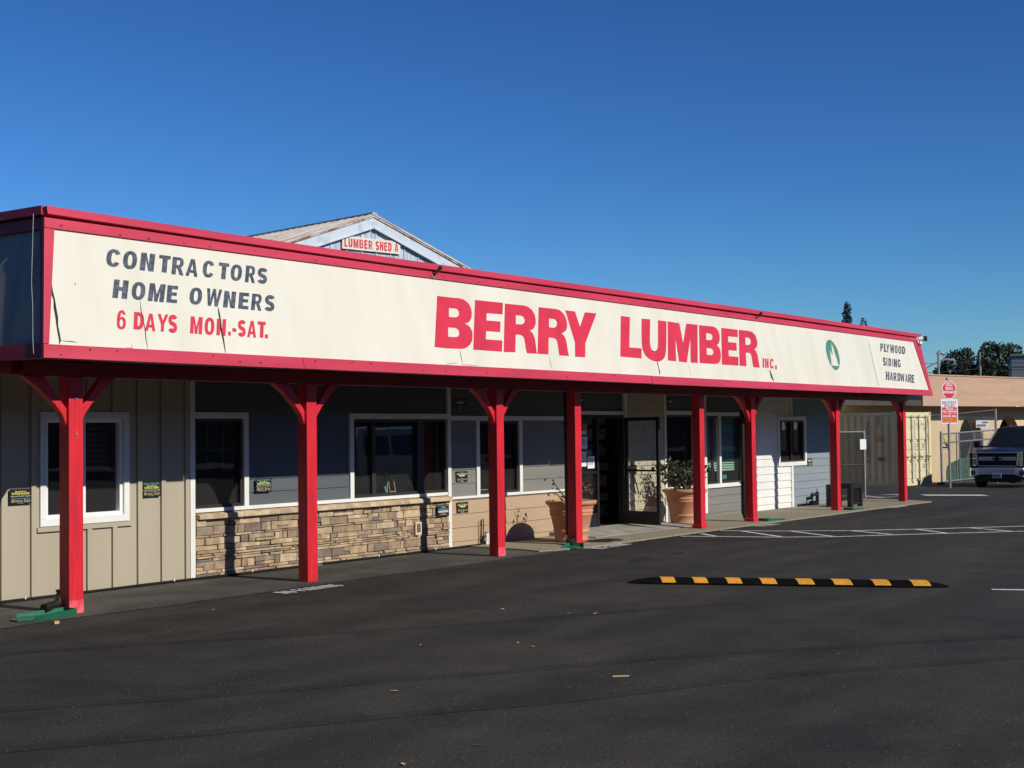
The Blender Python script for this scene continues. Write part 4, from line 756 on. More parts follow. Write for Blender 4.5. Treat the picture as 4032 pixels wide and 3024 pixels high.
for q in ((-0.07, -0.055, 0, 0.2), (0.055, 0.07, 0, 0.2), (-0.055, 0.055, 0, 0.015), (-0.055, 0.055, 0.185, 0.2)): b.hexa([(q[0], 0, q[2]), (q[1], 0, q[2]), (q[1], 0.012, q[2]), (q[0], 0.012, q[2]), (q[0] + 0.02, 0.06, q[3]), (q[1] + 0.02, 0.06, q[3]), (q[1] + 0.02, 0.072, q[3]), (q[0] + 0.02, 0.072, q[3])] if q[3] - q[2] > 0.1 else [(q[0] + q[2] * 0.1, q[2] * 0.3, q[2]), (q[1] + q[2] * 0.1, q[2] * 0.3, q[2]), (q[1] + q[2] * 0.1, q[2] * 0.3 + 0.012, q[2]), (q[0] + q[2] * 0.1, q[2] * 0.3 + 0.012, q[2]), (q[0] + q[2] * 0.1, q[3] * 0.3, q[3]), (q[1] + q[2] * 0.1, q[3] * 0.3, q[3]), (q[1] + q[2] * 0.1, q[3] * 0.3 + 0.012, q[3]), (q[0] + q[2] * 0.1, q[3] * 0.3 + 0.012, q[3])])
b.build('moulding', M['wood'], e); MB().box(-0.02, 0.0, 0.10, 0.11, 0, 0.3).build('prop', M['wood'], e)
e = empty('price_card', (15.86, 13.65, 0.925), label='tiny teal card leaning on the wide window sill', cat='card')
MB().hexa([(0, 0, 0), (0.035, 0, 0), (0.035, 0.004, 0), (0, 0.004, 0), (-0.02, 0.02, 0.09), (0.015, 0.02, 0.09), (0.015, 0.024, 0.09), (-0.02, 0.024, 0.09)]).build('card', M['teal'], e)
e = empty('desk_caddy', (26.88, 13.78, 0.74), label='small teal box behind the window with the pale green blind', cat='box')
MB().box(0, 0.18, 0, 0.1, 0, 0.09).build('tray', M['teal'], e, bevel=0.006); MB().box(0.13, 0.17, 0.02, 0.06, 0.09, 0.17).build('bottle', M['teal'], e, bevel=0.01)

# wall vent, standpipe, gas valve, hose
e = empty('wall_vent', (16.24, 13.405, 0.28), label='small tan vent hood set in the stone veneer', cat='vent')
MB().prism([(0, 0), (0.145, 0), (0.145, 0.19), (0, 0.19)], XZ(0.0), XZ(0.05), [[(0.03, 0.035), (0.115, 0.035), (0.115, 0.16), (0.03, 0.16)]]).build('hood', M['tan_wall'], e, bevel=0.004)
b = MB(); [b.box(0.03, 0.115, 0.01 + 0.0, 0.03, 0.04 + 0.03 * k, 0.055 + 0.03 * k) for k in range(4)]; b.build('louvre', M['galv'], e); MB().box(0.06, 0.085, -0.01, 0.03, -0.03, 0.0).build('drip', M['white'], e)
e = empty('standpipe', (17.97, 13.38, 0.0), label='white and grey irrigation pipe cluster at the foot of the khaki wall', cat='pipe')
MB().tube([(0.05, 0, 0), (0.05, 0, 0.17), (0.02, 0, 0.19), (0.0, 0, 0.17), (0.0, 0, 0.02)], 0.022, 10).build('riser', M['white'], e, True)
MB().tube([(0.09, 0.02, 0), (0.09, 0.02, 0.12)], 0.03, 10).build('stub', M['galv'], e, True)
MB().tube([(-0.07, 0.05, 0), (-0.07, 0.05, 0.42)], 0.010, 6).tube([(-0.02, 0.05, 0), (-0.02, 0.05, 0.43)], 0.010, 6).build('rod', M['black'], e)
MB().tube([(-0.30, 0.02, 0.03), (-0.1, 0.0, 0.05), (-0.03, 0.0, 0.22), (0.12, 0.03, 0.18), (0.22, 0.06, 0.03)], 0.008, 6).build('hose', M['black'], e, True)
e = empty('gas_valve', (30.62, 13.36, 0.022), label='black gas valve pipework at the foot of the pale grey wall', cat='valve')
MB().tube([(0.17, 0, 0), (0.17, 0, 0.30)], 0.04, 10).tube([(-0.15, 0, 0.23), (0.17, 0, 0.25)], 0.035, 8).tube([(-0.13, 0, 0.23), (-0.13, 0, 0.13)], 0.03, 8).build('pipe', M['black'], e, True)
MB().box(-0.19, 0.05, -0.05, 0.05, 0.0, 0.10).build('box', M['black'], e, bevel=0.006); MB().tube([(0.17, 0, 0.30), (0.17, 0, 0.37)], 0.014, 6).box(0.13, 0.21, -0.01, 0.01, 0.345, 0.365).build('handle', M['rust'], e)
r_ = random.Random(2); path = [(6.7 + 0.3 * k, 13.425 + r_.uniform(-0.02, 0.02), 0.025) for k in range(39)]
e = empty('rope_light', (0, 0, 0), label='black cable running along the foot of the wall', cat='cable')
MB().tube(path, 0.016, 6).build('cable', M['black'], e, True)
for x in (9.52, 11.62, 12.92, 14.1, 15.4, 16.7): MB().tube([(x, 13.40, 0.03), (x, 13.40, 0.06)], 0.012, 6).build('clip', M['white'], e)

# downspouts and green splash blocks
def downspout(x, y, label, foot, mat_='black', top=2.42):
    e = empty('downspout', (x, y, 0.0), label=label, cat='downspout', group='downspouts behind the posts')
    MB().tube([(0, 0, top), (0, 0, 0.20 + (top - 0.20) * 0.4), (0, 0, 0.19), foot[0], foot[1]], 0.048, 10).build('pipe', M[mat_], e, True)
    for z in (0.75, 1.9)[:2 if top > 1 else 0]: MB().box(-0.055, 0.055, -0.055, 0.055, z, z + 0.025).build('strap', M['black'], e)
downspout(9.10, 12.22, 'short black drain elbow at the foot of the leftmost red post', ((-0.06, -0.03, 0.10), (-0.26, -0.08, 0.08)), top=0.24)
downspout(18.545, 12.215, 'downspout behind the plain post by the sparse pot, bent at its foot', ((-0.06, -0.04, 0.10), (-0.16, -0.20, 0.09)))
downspout(24.69, 12.225, 'thick black downspout behind a red braced post right of the green blind', ((0.02, -0.02, 0.10), (0.30, -0.10, 0.08)))
def splash(x, y, rz, ln, label):
    e = empty('splash_block', (x, y, 0.006), rz, label=label, cat='splash block', group='green plastic splash blocks under the downspouts')
    MB().prism([(0, -0.09), (ln * 0.8, -0.14), (ln, -0.06), (ln, 0.06), (ln * 0.8, 0.14), (0, 0.09)], lambda a, c: (a, c, 0.004), lambda a, c: (a, c, 0.018)).build('base', M['green_plastic'], e)
    b = MB()
    for s in (-1, 1): b.hexa([(0, s * 0.09, 0.0), (ln * 0.82, s * 0.14, 0.0), (ln * 0.82, s * 0.155, 0.0), (0, s * 0.105, 0.0), (0, s * 0.10, 0.065), (ln * 0.78, s * 0.15, 0.05), (ln * 0.78, s * 0.165, 0.05), (0, s * 0.115, 0.065)])
    b.box(-0.012, 0.0, -0.10, 0.10, 0, 0.065).build('rim', M['green_plastic'], e)
splash(9.06, 12.02, R(181), 0.66, 'long green splash block beside the leftmost red post')
splash(18.42, 11.98, R(205), 0.48, 'green splash block by the plain post near the sparse pot')
splash(24.93, 11.93, R(-6), 0.66, 'green splash block with black pipe at the braced post right of the bushy pot')
splash(29.02, 11.88, R(2), 0.62, 'thin green splash block in front of the wire bench')

# terracotta pots and their plants
POT = [(0.40, 0.0), (0.425, 0.03), (0.415, 0.05), (0.455, 0.14), (0.475, 0.155), (0.475, 0.175), (0.462, 0.19), (0.535, 0.40), (0.56, 0.415), (0.565, 0.435), (0.55, 0.45), (0.575, 0.47), (0.575, 0.49), (0.562, 0.51), (0.60, 0.57), (0.655, 0.59), (0.675, 0.615), (0.67, 0.645), (0.62, 0.655), (0.585, 0.635), (0.57, 0.56), (0.0, 0.56)]
def pot(x, y, label):
    e = empty('terracotta_pot', (x, y, 0.034), label=label, cat='pot', group='large ribbed terracotta pots by the shop door')
    MB().lathe([(r * 0.615 + 0.012 * (r < 0.45), z) for r, z in POT[:-2] + [(0.57, 0.56)]], n=56).build('pot', M['terracotta'], e, True)
    MB().lathe([(0.355, 0.575), (0.2, 0.60), (0.001, 0.61)], n=40).build('soil', M['soil'], e, True)
pot(19.07, 12.50, 'big orange ribbed terracotta pot behind the plain red post left of the door')
pot(23.47, 12.83, 'big ribbed terracotta pot holding the leafy shrub, right of the open door')
def leafq(b, p, d, s, r_):
    d = d.normalized(); a = d.orthogonal().normalized(); a.rotate(Matrix.Rotation(r_.uniform(0, 6.28), 3, d)); c = d.cross(a) * 0.12 * s
    b.face([p, p + d * s * 0.5 + a * s * 0.34 + c, p + d * s, p + d * s * 0.5 - a * s * 0.34 + c])
def shrub(name, x, y, stems, label, cat, leafm, seed, lsize):
    e = empty(name, (x, y, 0.62), label=label, cat=cat); r_ = random.Random(seed); st = MB(); lv = MB()
    for (tx, ty, tz, n) in stems:
        p0 = Vector((tx * 0.18 + r_.uniform(-0.05, 0.05), ty * 0.2, 0.0)); p1 = Vector((tx, ty, tz)); mid = p0.lerp(p1, 0.5) + Vector((r_.uniform(-0.06, 0.06), r_.uniform(-0.05, 0.05), 0.06))
        pts = [p0, p0.lerp(mid, 0.5), mid, mid.lerp(p1, 0.5), p1]; st.tube(pts, 0.013, 6, 0.004)
        for k in range(n):
            t = r_.uniform(0.38, 1.0); q = (mid.lerp(p1, (t - 0.5) * 2) if t > 0.5 else p0.lerp(mid, t * 2)) + Vector((r_.gauss(0, 0.075), r_.gauss(0, 0.075), r_.gauss(0.0, 0.065)))
            leafq(lv, q, Vector((r_.gauss(0, 1), r_.gauss(0, 1), r_.gauss(0.1, 0.7))), lsize * r_.uniform(0.7, 1.3), r_)
    st.build('stems', M['stem'], e, True); tag(lv.build('leaves', leafm, e), kind=None)
    return e
r_ = random.Random(5)
ST = [(-0.48, 0.40, 0.58, 26), (-0.40, 0.30, 0.44, 40), (-0.30, 0.34, 0.52, 40), (-0.34, 0.10, 0.34, 34), (-0.20, 0.22, 0.62, 46), (-0.16, -0.16, 0.44, 40), (-0.05, 0.10, 0.52, 46), (0.04, -0.05, 0.42, 44), (0.14, -0.2, 0.54, 40), (0.22, 0.12, 0.46, 36), (0.32, -0.30, 0.40, 34), (0.28, -0.16, 0.30, 30), (-0.1, 0.3, 0.32, 34), (-0.52, 0.15, 0.36, 20)]
shrub('rose_bush', 23.47, 12.83, ST, 'leafy rose bush growing out of the pot right of the door', 'bush', M['leaf'], 7, 0.075)
shrub('sparse_plant', 19.07, 12.50, [(0.20, -0.26, 0.33, 26), (0.15, -0.2, 0.26, 22), (0.1, -0.05, 0.42, 14), (-0.16, 0.24, 0.38, 12), (-0.20, 0.28, 0.20, 7), (-0.05, 0.0, 0.10, 8)], 'sparse reddish plant in the pot left of the door', 'plant', M['dry_leaf'], 9, 0.065)

# wire bench
e = empty('wire_bench', (29.98, 12.20, 0.022), label='black wire mesh bench frame beside the last but one post', cat='bench')
b = MB()
for x in (0.0, 0.57):
    for y in (0.0, 0.5): b.box(x, x + 0.10, y, y + 0.10, 0, 0.50)
b.build('leg', M['black'], e, bevel=0.006)
for q in ((0.1, 0.57, 0, 0.06, 0.42, 0.50), (0.1, 0.57, 0.54, 0.60, 0.42, 0.50), (0.0, 0.1, 0.1, 0.5, 0.42, 0.50), (0.57, 0.67, 0.1, 0.5, 0.42, 0.50), (0.1, 0.57, 0.02, 0.06, 0.05, 0.09)): MB().box(*q).build('rail', M['black'], e, bevel=0.004)
b = MB()
for k in range(12): x = 0.1 + k * 0.039; b.box(x, x + 0.012, 0.03, 0.042, 0.09, 0.42); b.box(x, x + 0.012, 0.06, 0.54, 0.46, 0.472)
for k in range(8): b.box(0.1, 0.57, 0.026, 0.03, 0.09 + 0.042 * k, 0.10 + 0.042 * k)
b.build('mesh_panel', M['black'], e)

# fixtures on the sign
def spot(x, z, label):
    p = FP(x, z, 0.034); e = empty('sign_spotlight', p, label=label, cat='spotlight', group='small dark spotlights along the sign top')
    MB().disc((0, -0.01, -0.05), 0.03, 'y', 14, 0.02).build('base', M['galv'], e); MB().tube([(0, -0.02, -0.05), (0.0, -0.06, -0.01), (0.015, -0.09, 0.05)], 0.011, 6).build('arm', M['black'], e)
    MB().tube([(0.005, -0.07, 0.0), (0.025, -0.13, 0.07)], 0.022, 8, 0.030).build('head', M['bronze'], e)
spot(14.66, 3.925, 'small dark spotlight on the sign top, above the B of BERRY'); spot(24.38, 3.915, 'small dark spotlight on the sign top, right of LUMBER')
e = empty('security_light', FP(33.14, 3.86, 0.03), label='white security light with black lamp at the right end of the sign', cat='light')
MB().disc((0, -0.02, 0), 0.075, 'y', 20, 0.05).tube([(0, -0.04, 0.03), (0.06, -0.12, 0.05)], 0.05, 12).tube([(0.02, -0.05, -0.06), (0.05, -0.10, -0.09)], 0.045, 12, 0.03).build('body', M['vinyl'], e, True)
MB().hexa([(0.10, -0.20, -0.02), (0.26, -0.16, -0.02), (0.26, -0.06, 0.0), (0.10, -0.08, 0.0), (0.10, -0.20, 0.10), (0.27, -0.16, 0.11), (0.27, -0.06, 0.11), (0.10, -0.08, 0.10)]).build('lamp_head', M['black'], e, bevel=0.012)
e = empty('loose_wire', (0, 0, 0), label='thin grey wire hanging down the left corner of the sign', cat='wire')
MB().tube([(8.52, 11.86, 4.0), (8.50, 11.84, 3.8), (8.44, 11.78, 3.3), (8.41, 11.72, 3.1), (8.34, 11.62, 2.75), (8.32, 11.58, 2.6)], 0.0035, 5).build('wire', M['galv'], e)

# ---------------------------------------------------------------- speed bump and litter
P0, P1 = Vector((14.42, 8.66, 0)), Vector((15.78, 5.30, 0)); dd = (P1 - P0).normalized(); nn = Vector((-dd.y, dd.x, 0)); LEN = (P1 - P0).length
if nn.x < 0: nn = -nn
def sb(t, k=1.0, lift=0.0, skew=0.0):
    c = P0 + dd * t; pr = [(-0.175, 0.0), (-0.165, 0.02), (-0.08, 0.062), (0, 0.070), (0.08, 0.062), (0.165, 0.02), (0.175, 0.0)]
    return [tuple(c - dd * (skew * u) + nn * (u * (0.5 + 0.5 * k)) + Vector((0, 0, 0.001 + z * k + (lift if z > 0.01 else 0)))) for u, z in pr]
e = empty('speed_bump', (0, 0, 0), label='black rubber speed bump with yellow stripes lying on the asphalt', cat='speed bump')
MB().loft([sb(0, 0.15), sb(0.12, 0.62), sb(0.26, 0.93), sb(0.34), sb(LEN - 0.34), sb(LEN - 0.26, 0.93), sb(LEN - 0.12, 0.62), sb(LEN, 0.15)]).build('body', M['rubber'], e)
for a, c in ((.34, .50), (.715, .875), (1.10, 1.265), (1.49, 1.66), (1.90, 2.08), (2.30, 2.50), (2.74, 2.92), (3.16, 3.35)):
    MB().loft([[p for p in sb(a + 0.03, 1, 0.003, 0.35)[1:-1]], [p for p in sb(c + 0.03, 1, 0.003, 0.35)[1:-1]]], closed=False, caps=False).build('yellow_stripe', M['yellow'], e)
litter = [(11.59, 8.45, 'white scrap on the asphalt left of the speed bump', 'paper'), (11.67, 7.69, None, 'wood'), (11.78, 7.45, None, 'wood'), (9.30, 7.63, None, 'wood'), (9.83, 7.0, None, 'wood'), (9.71, 6.77, None, 'wood'), (7.55, 6.44, None, 'wood'), (5.92, 4.99, None, 'wood'), (10.06, 11.0, None, 'wood'), (8.80, 10.86, None, 'bark'), (6.51, 4.92, None, 'bark'), (24.19, 9.75, None, 'paper')]
for i, (x, y, lab, m) in enumerate(litter):
    r_ = random.Random(i); b = MB(); s = r_.uniform(0.025, 0.04); a0 = r_.uniform(0, 6.28)
    fn = lambda a, c: (a * math.cos(a0) - c * math.sin(a0), a * math.sin(a0) + c * math.cos(a0), 0.006 + abs(c) * 0.35 + 0.1 * max(a, 0))
    b.face([fn(-s, 0), fn(0, s * 0.5), fn(s, 0)]); b.face([fn(-s, 0), fn(s, 0), fn(0, -s * 0.5)])
    o = b.build('fallen_leaf' if m != 'paper' else 'paper_scrap', M[m]); o.location = (x, y, 0)
    if m == 'paper': tag(o, lab or 'tiny white scrap on the asphalt near the hatched lane', 'litter', 'litter on the parking lot')
    else: tag(o, 'small dry brown leaf lying alone on the dark asphalt', 'leaf', 'dry leaves on the asphalt')
o = MB().prism([(-0.06, -0.010), (0.055, -0.012), (0.065, 0.006), (-0.05, 0.010)], lambda a, c: (a, c, 0.004), lambda a, c: (a, c, 0.012)).build('wood_chip', M['wood']); o.location = (8.88, 5.41, 0); o.rotation_euler = (0, 0, -0.8)
tag(o, 'pale yellow wood splinter on the asphalt in front', 'wood chip')
o = MB().prism([(-0.03, -0.02), (0.02, -0.025), (0.035, 0.01), (-0.01, 0.025)], lambda a, c: (a, c, 0.004), lambda a, c: (a, c, 0.03)).build('wood_chip', M['wood']); o.location = (8.54, 11.54, 0)
tag(o, 'pale yellow bit of debris near the leftmost post', 'wood chip')

# ---------------------------------------------------------------- lumber shed behind the store
shed = empty('lumber_shed', (34.294, 30.0, 0.0), R(-10), label='pale blue metal shed with rusty gable edges rising behind the sign', cat='shed')
AP, SL, HW = 8.74, 0.348, 6.2
MB().prism([(-HW, 0), (HW, 0), (HW, AP - SL * HW), (0, AP), (-HW, AP - SL * HW)], XZ(0.05), XZ(0.20)).build('gable_wall', M['shed_metal'], shed)
b = MB()
for s in [-2.83, -2.23, -1.65, -1.03, -0.43, 0.17, 0.77, 1.37, 1.96, 2.59, 3.2, -3.4]: b.box(s - 0.022, s + 0.022, 0.018, 0.05, 4, AP - SL * abs(s) - 0.3)
b.build('wall_seam', M['shed_metal'], shed)
for sg in (-1, 1):
    MB().prism([(0, AP + 0.04), (sg * (HW + 0.3), AP + 0.04 - SL * (HW + 0.3)), (sg * (HW + 0.3), AP - 0.32 - SL * (HW + 0.3)), (0, AP - 0.32)], XZ(-0.06), XZ(0.05)).build('rake_board', M['shed_trim'], shed)
    MB().prism([(0.02 * sg, AP - 0.32), (sg * (HW + 0.3), AP - 0.32 - SL * (HW + 0.3)), (sg * (HW + 0.3), AP - 0.355 - SL * (HW + 0.3)), (0.02 * sg, AP - 0.355)], XZ(-0.10), XZ(0.0)).build('rake_moulding', M['shed_trim'], shed)
    MB().prism([(0.0, AP + 0.075), (sg * (HW + 0.35), AP + 0.075 - SL * (HW + 0.35)), (sg * (HW + 0.35), AP + 0.02 - SL * (HW + 0.35)), (0.0, AP + 0.02)], XZ(-0.10), XZ(-0.058)).build('rusty_edge', M['rust'], shed)
    b = MB().prism([(0.0, AP + 0.11), (sg * (HW + 0.35), AP + 0.11 - SL * (HW + 0.35)), (sg * (HW + 0.35), AP + 0.075 - SL * (HW + 0.35)), (0.0, AP + 0.075)], XZ(-0.12), XZ(17))
    for k in range(48):
        y = -0.1 + k * 0.36; b.prism([(0.0, AP + 0.145), (sg * (HW + 0.35), AP + 0.145 - SL * (HW + 0.35)), (sg * (HW + 0.35), AP + 0.105 - SL * (HW + 0.35)), (0.0, AP + 0.105)], XZ(y), XZ(y + 0.07))
    b.build('roof', M['shed_roof'], shed)
MB().box(-0.09, 0.09, -0.13, 17, AP + 0.10, AP + 0.165).build('ridge_cap', M['shed_roof'], shed)
ss = empty('shed_sign', (34.294, 30.0, 0.0), R(-10), label='white board with red letters on the blue shed gable', cat='sign')
MB().box(-1.24, 1.14, -0.035, 0.012, 7.65, 8.065).build('sign_board', M['cream'], ss)
for word, u0, u1 in (('LUMBER', -1.16, -0.02), ('SHED', 0.105, 0.775), ('A', 0.90, 1.055)):
    MB().text(word, lambda u, v: (u0 + u, -0.037, 7.71 + v), u1 - u0, 0.285, gap=0.12).build('red_lettering', M['paint_red'], ss)

# ---------------------------------------------------------------- tan building across the driveway
tan = empty('tan_building', (56.29, 19.464, -0.46), R(-11.5), label='low tan brick building with arched openings beyond the driveway', cat='building')
arches = []
for c in (-0.06, 3.12, 6.38, 9.6, 12.8):
    a = [(c - 0.93, 0.02), (c - 0.93, 1.72)] + [(c - 0.93 * math.cos(3.14159 * k / 16), 1.72 + 0.95 * math.sin(3.14159 * k / 16)) for k in range(1, 16)] + [(c + 0.93, 1.72), (c + 0.93, 0.02)]
    if c > 1: arches.append(a)
MB().prism([(-14, 0), (16, 0), (16, 3.1), (-14, 3.1)], XZ(0.0), XZ(0.45), arches).build('arcade_wall', M['tan_wall'], tan)
MB().prism([(-2.0, 3.07), (16.8, 3.07), (16.8, 4.27), (-2.0, 4.27)], XZ(-0.85), XZ(-0.6)).box(-2.0, -1.75, -0.6, 6, 3.07, 4.27).box(-1.75, 16.8, -0.6, 8, 3.08, 3.2).build('parapet', M['tan_band'], tan)
r_ = random.Random(21); b = MB()
for k in range(110):
    z = 3.16 + 0.068 * r_.randrange(1, 15); x = r_.uniform(-0.2, 16); b.box(x, min(x + r_.uniform(0.2, 1.3), 16.7), -0.853, -0.849, z, z + 0.010)
b.build('mortar_line', M['mortar'], tan)
MB().box(-2.05, 16.85, -0.88, -0.55, 4.272, 4.32).build('coping', M['tan_band'], tan)
MB().box(-14, -2.03, -0.80, 3, 3.08, 3.3).build('eave', M['soffit'], tan)
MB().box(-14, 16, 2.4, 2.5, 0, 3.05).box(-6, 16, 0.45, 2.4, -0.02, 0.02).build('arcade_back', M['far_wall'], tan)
MB().box(5.35, 5.65, -0.88, -0.853, 3.06, 3.10).build('scupper', M['rust'], tan)
b = MB().box(0, 16, 0, 12, -0.8, 6.98)
gr = empty('grey_building', (91.7, 26.4, -0.75), R(-73), label='plain blue grey metal building at the far right edge', cat='building')
b.build('wall', M['grey_clad'], gr)
b = MB()
for k in range(1, 8): b.box(-0.03, 16.03, -0.03, 0.0, k * 0.9, k * 0.9 + 0.03)
b.build('cladding_seam', M['grey_clad'], gr); MB().box(-0.08, 16.1, -0.08, 12.1, 6.98, 7.10).build('coping', M['grey_clad'], gr)

# ---------------------------------------------------------------- shipping container
ct = empty('shipping_container', (47.72, 17.68, -0.27), R(-8), label='cream steel shipping container with barred end doors facing the lot', cat='container')
b = MB(); n = 22
for x, sgn in ((0.03, 1), (2.41, -1)):
    pts = []
    for k in range(n + 1):
        y = 0.12 + 5.82 * k / n
        pts += [(x, y), (x, y + 0.07), (x + sgn * 0.028, y + 0.13), (x + sgn * 0.028, y + 0.2)] if k < n else [(x, y)]
    for (xa, ya), (xb, yb) in zip(pts, pts[1:]): b.face([(xa, ya, 0.16), (xb, yb, 0.16), (xb, yb, 2.47), (xa, ya, 2.47)])
b.box(0.03, 2.41, 0.05, 6.0, 2.52, 2.55).box(0.05, 2.39, 5.95, 6.0, 0.16, 2.5)
b.build('corrugated_wall', M['container'], ct)
b = MB()
for x in (0, 2.28): b.box(x, x + 0.16, 0, 0.12, 0.118, 2.472).box(x, x + 0.16, 5.94, 6.06, 0.118, 2.472)
for x in (0.0, 2.38): b.box(x, x + 0.06, 0.12, 5.94, 0.0, 0.16).box(x, x + 0.06, 0.12, 5.94, 2.47, 2.56)
b.box(0.178, 2.262, 0.0, 0.12, 0.0, 0.15).box(0.178, 2.262, 0.0, 0.12, 2.42, 2.58)
b.build('frame', M['container'], ct, bevel=0.008)
for x in (0, 2.262):
    for y in (0, 5.9):
        for z in (0, 2.474):
            o = MB().box(x - 0.004, x + 0.182, y - 0.004, y + 0.164, z, z + 0.118).build('corner_casting', M['container'], ct, bevel=0.01)
            MB().disc((x + 0.09, y - 0.006, z + 0.06), 0.035, 'y', 14, 0.006).build('casting_hole', M['black'], o)
for k, (x0, x1) in enumerate(((0.165, 1.215), (1.225, 2.275))):
    d = MB().box(x0, x1, 0.045, 0.085, 0.155, 2.415).build('door', M['container'], ct, bevel=0.004)
    b = MB()
    for z0, z1 in ((0.24, 0.80), (0.90, 1.16), (1.26, 1.52), (1.62, 2.32)): b.box(x0 + 0.07, x1 - 0.07, 0.022, 0.0448, z0, z1)
    b.build('door_rib', M['container'], d, bevel=0.012)
    for rx in (x0 + 0.30, x1 - 0.22):
        b = MB().tube([(rx, -0.005, 0.10), (rx, -0.005, 2.47)], 0.020, 8)
        for z in (0.12, 0.5, 0.86, 1.58, 2.05, 2.44): b.box(rx - 0.05, rx + 0.05, -0.015, 0.03, z - 0.035, z + 0.035)
        b.build('lock_rod', M['galv'], d); MB().box(rx - 0.02, rx + 0.32, -0.04, -0.015, 1.0, 1.03).box(rx - 0.03, rx + 0.03, -0.045, 0.0, 0.96, 1.07).build('lock_handle', M['galv'], d)
    b = MB()
    for z in (0.3, 0.9, 1.7, 2.25): xh = x0 - 0.03 if k == 0 else x1 - 0.03; b.box(xh, xh + 0.06, -0.01, 0.04, z, z + 0.14)
    b.build('hinge', M['container'], d)
    if k:
        b = MB().text('YOIU 112962 8', lambda u, v: (x0 + 0.14 + u, 0.0195, 2.10 + v), 0.82, 0.10, bold=0).text('22G1', lambda u, v: (x0 + 0.62 + u, 0.0195, 1.94 + v), 0.22, 0.10, bold=0)
        b.build('marking', M['cont_mark'], d)
        b = MB()
        for zz, xx in ((1.44, 0.55), (1.38, 0.55), (1.32, 0.55), (0.72, 0.58), (0.66, 0.58), (0.60, 0.58), (1.44, 0.15), (1.36, 0.15)): b.box(x0 + xx, x0 + xx + 0.20, 0.0185, 0.0215, zz, zz + 0.03)
        b.build('data_print', M['cont_mark'], d)
# vertical marks on the long shaded side (facing the store)
def side(y0, z0): return lambda u, v: (-0.003, y0 - u, z0 + v)
b = MB()
for s_, y0, zt_ in (('YOIU 112962 8', 1.22, 2.14), ('22G1', 0.80, 2.36)):
    for i, chh in enumerate(s_):
        if chh != ' ': b.text(chh, side(y0, zt_ - 0.112 * i), 0.09 if chh not in 'I1' else 0.035, 0.095, bold=1)
b.build('side_marking', M['cont_mark'], ct)
MB().box(-0.004, -0.001, 0.62, 0.78, 1.55, 1.73).build('side_placard', M['yellow'], ct); MB().box(-0.004, -0.001, 0.60, 0.77, 0.88, 1.02).build('side_placard', M['cont_mark'], ct)

# ---------------------------------------------------------------- chain-link gates and fence
def chain(b, x0, x1, z0, z1, y=0.0, pitch=0.085, t=0.0035):
    d = pitch; k = x0 - (z1 - z0)
    while k < x1:
        for s in (1, -1):
            xa, za, xb, zb = (k, z0, k + (z1 - z0), z1) if s == 1 else (k, z1, k + (z1 - z0), z0)
            if xa < x0: za += (x0 - xa) * s; xa = x0
            if xb > x1: zb -= (xb - x1) * s; xb = x1
            if xb - xa > 0.01:
                o = t * s * 0.707; b.face([(xa - o, y, za + t * 0.707), (xb - o, y, zb + t * 0.707), (xb + o, y, zb - t * 0.707), (xa + o, y, za - t * 0.707)])
        k += d
    return b
g1 = empty('chain_link_gate', (34.36, 13.62, 0.0), R(158), label='tall grey chain-link gate standing between store corner and container', cat='gate')
for x in (0.0, 2.6): MB().tube([(x, 0, 0), (x, 0, 1.72)], 0.032, 10).build('post', M['galv'], g1, True)
b = MB(); [b.tube([(0.03, 0, z), (2.57, 0, z)], 0.024, 8) for z in (0.10, 0.85, 1.50, 1.68)]; b.build('rail', M['galv'], g1, True)
chain(MB(), 0.03, 2.57, 0.1, 1.68, 0.03, 0.055, 0.008).build('wire_mesh', M['black'], g1)
e = empty('gate_notice', (34.33, 13.56, 1.24), R(158), label='small white blank card tied to the chain-link gate', cat='notice')
MB().box(0.02, 0.24, 0.03, 0.035, 0, 0.26).build('card', M['paper'], e, bevel=0.002)
ga = Vector((51.3, 17.38)); gbv = Vector((55.6, 16.61)); ang = math.atan2(gbv.y - ga.y, gbv.x - ga.x)
g2 = empty('sliding_gate', (ga.x, ga.y, -0.36), ang, label='galvanised chain-link sliding gate behind the pickup, green cloth along its foot', cat='gate')
L_ = 4.4
b = MB(); [b.tube([(0.04, 0, z + 0.0), (L_, 0, z + 0.12)], 0.03, 8) for z in (1.88, 1.55, 0.12)]; b.build('rail', M['galv'], g2, True)
for x, z0 in ((1.18, 0.9), (1.38, 0.95), (2.55, 1.2), (3.2, 0.1), (L_, 0.0)): MB().tube([(x, 0.02, 0.1), (x, 0.02, 1.93)], 0.025, 8).build('upright', M['galv'], g2, True)
MB().tube([(2.3, 0.03, 1.5), (1.9, 0.03, 0.8)], 0.012, 6).build('brace', M['galv'], g2); MB().tube([(0.12, 0.03, 1.86), (0.62, 0.03, 1.2)], 0.010, 6).build('brace', M['galv'], g2)
MB().tube([(0, 0, -0.02), (0, 0, 1.98)], 0.045, 10).build('gate_post', M['galv'], g2, True)
chain(MB(), 0.04, L_, 0.1, 1.9, -0.03, 0.09, 0.003).build('wire_mesh', M['wire'], g2)
MB().prism([(0.40, 0.05), (L_, 0.05), (L_, 1.05), (1.6, 0.98), (0.75, 0.80), (0.50, 0.70), (0.40, 0.50)], XZ(0.045), XZ(0.05)).build('green_screen', M['screen_green'], g2)
e = empty('gate_roller', (ga.x, ga.y, -0.36), ang, label='yellow tagged latch and black roller on the sliding gate post', cat='latch')
MB().box(0.18, 0.32, -0.05, -0.02, 1.62, 1.76).build('tag', mat('yellow_tag', (0.62, 0.60, 0.05), None, 4, 0.5), e, bevel=0.02)
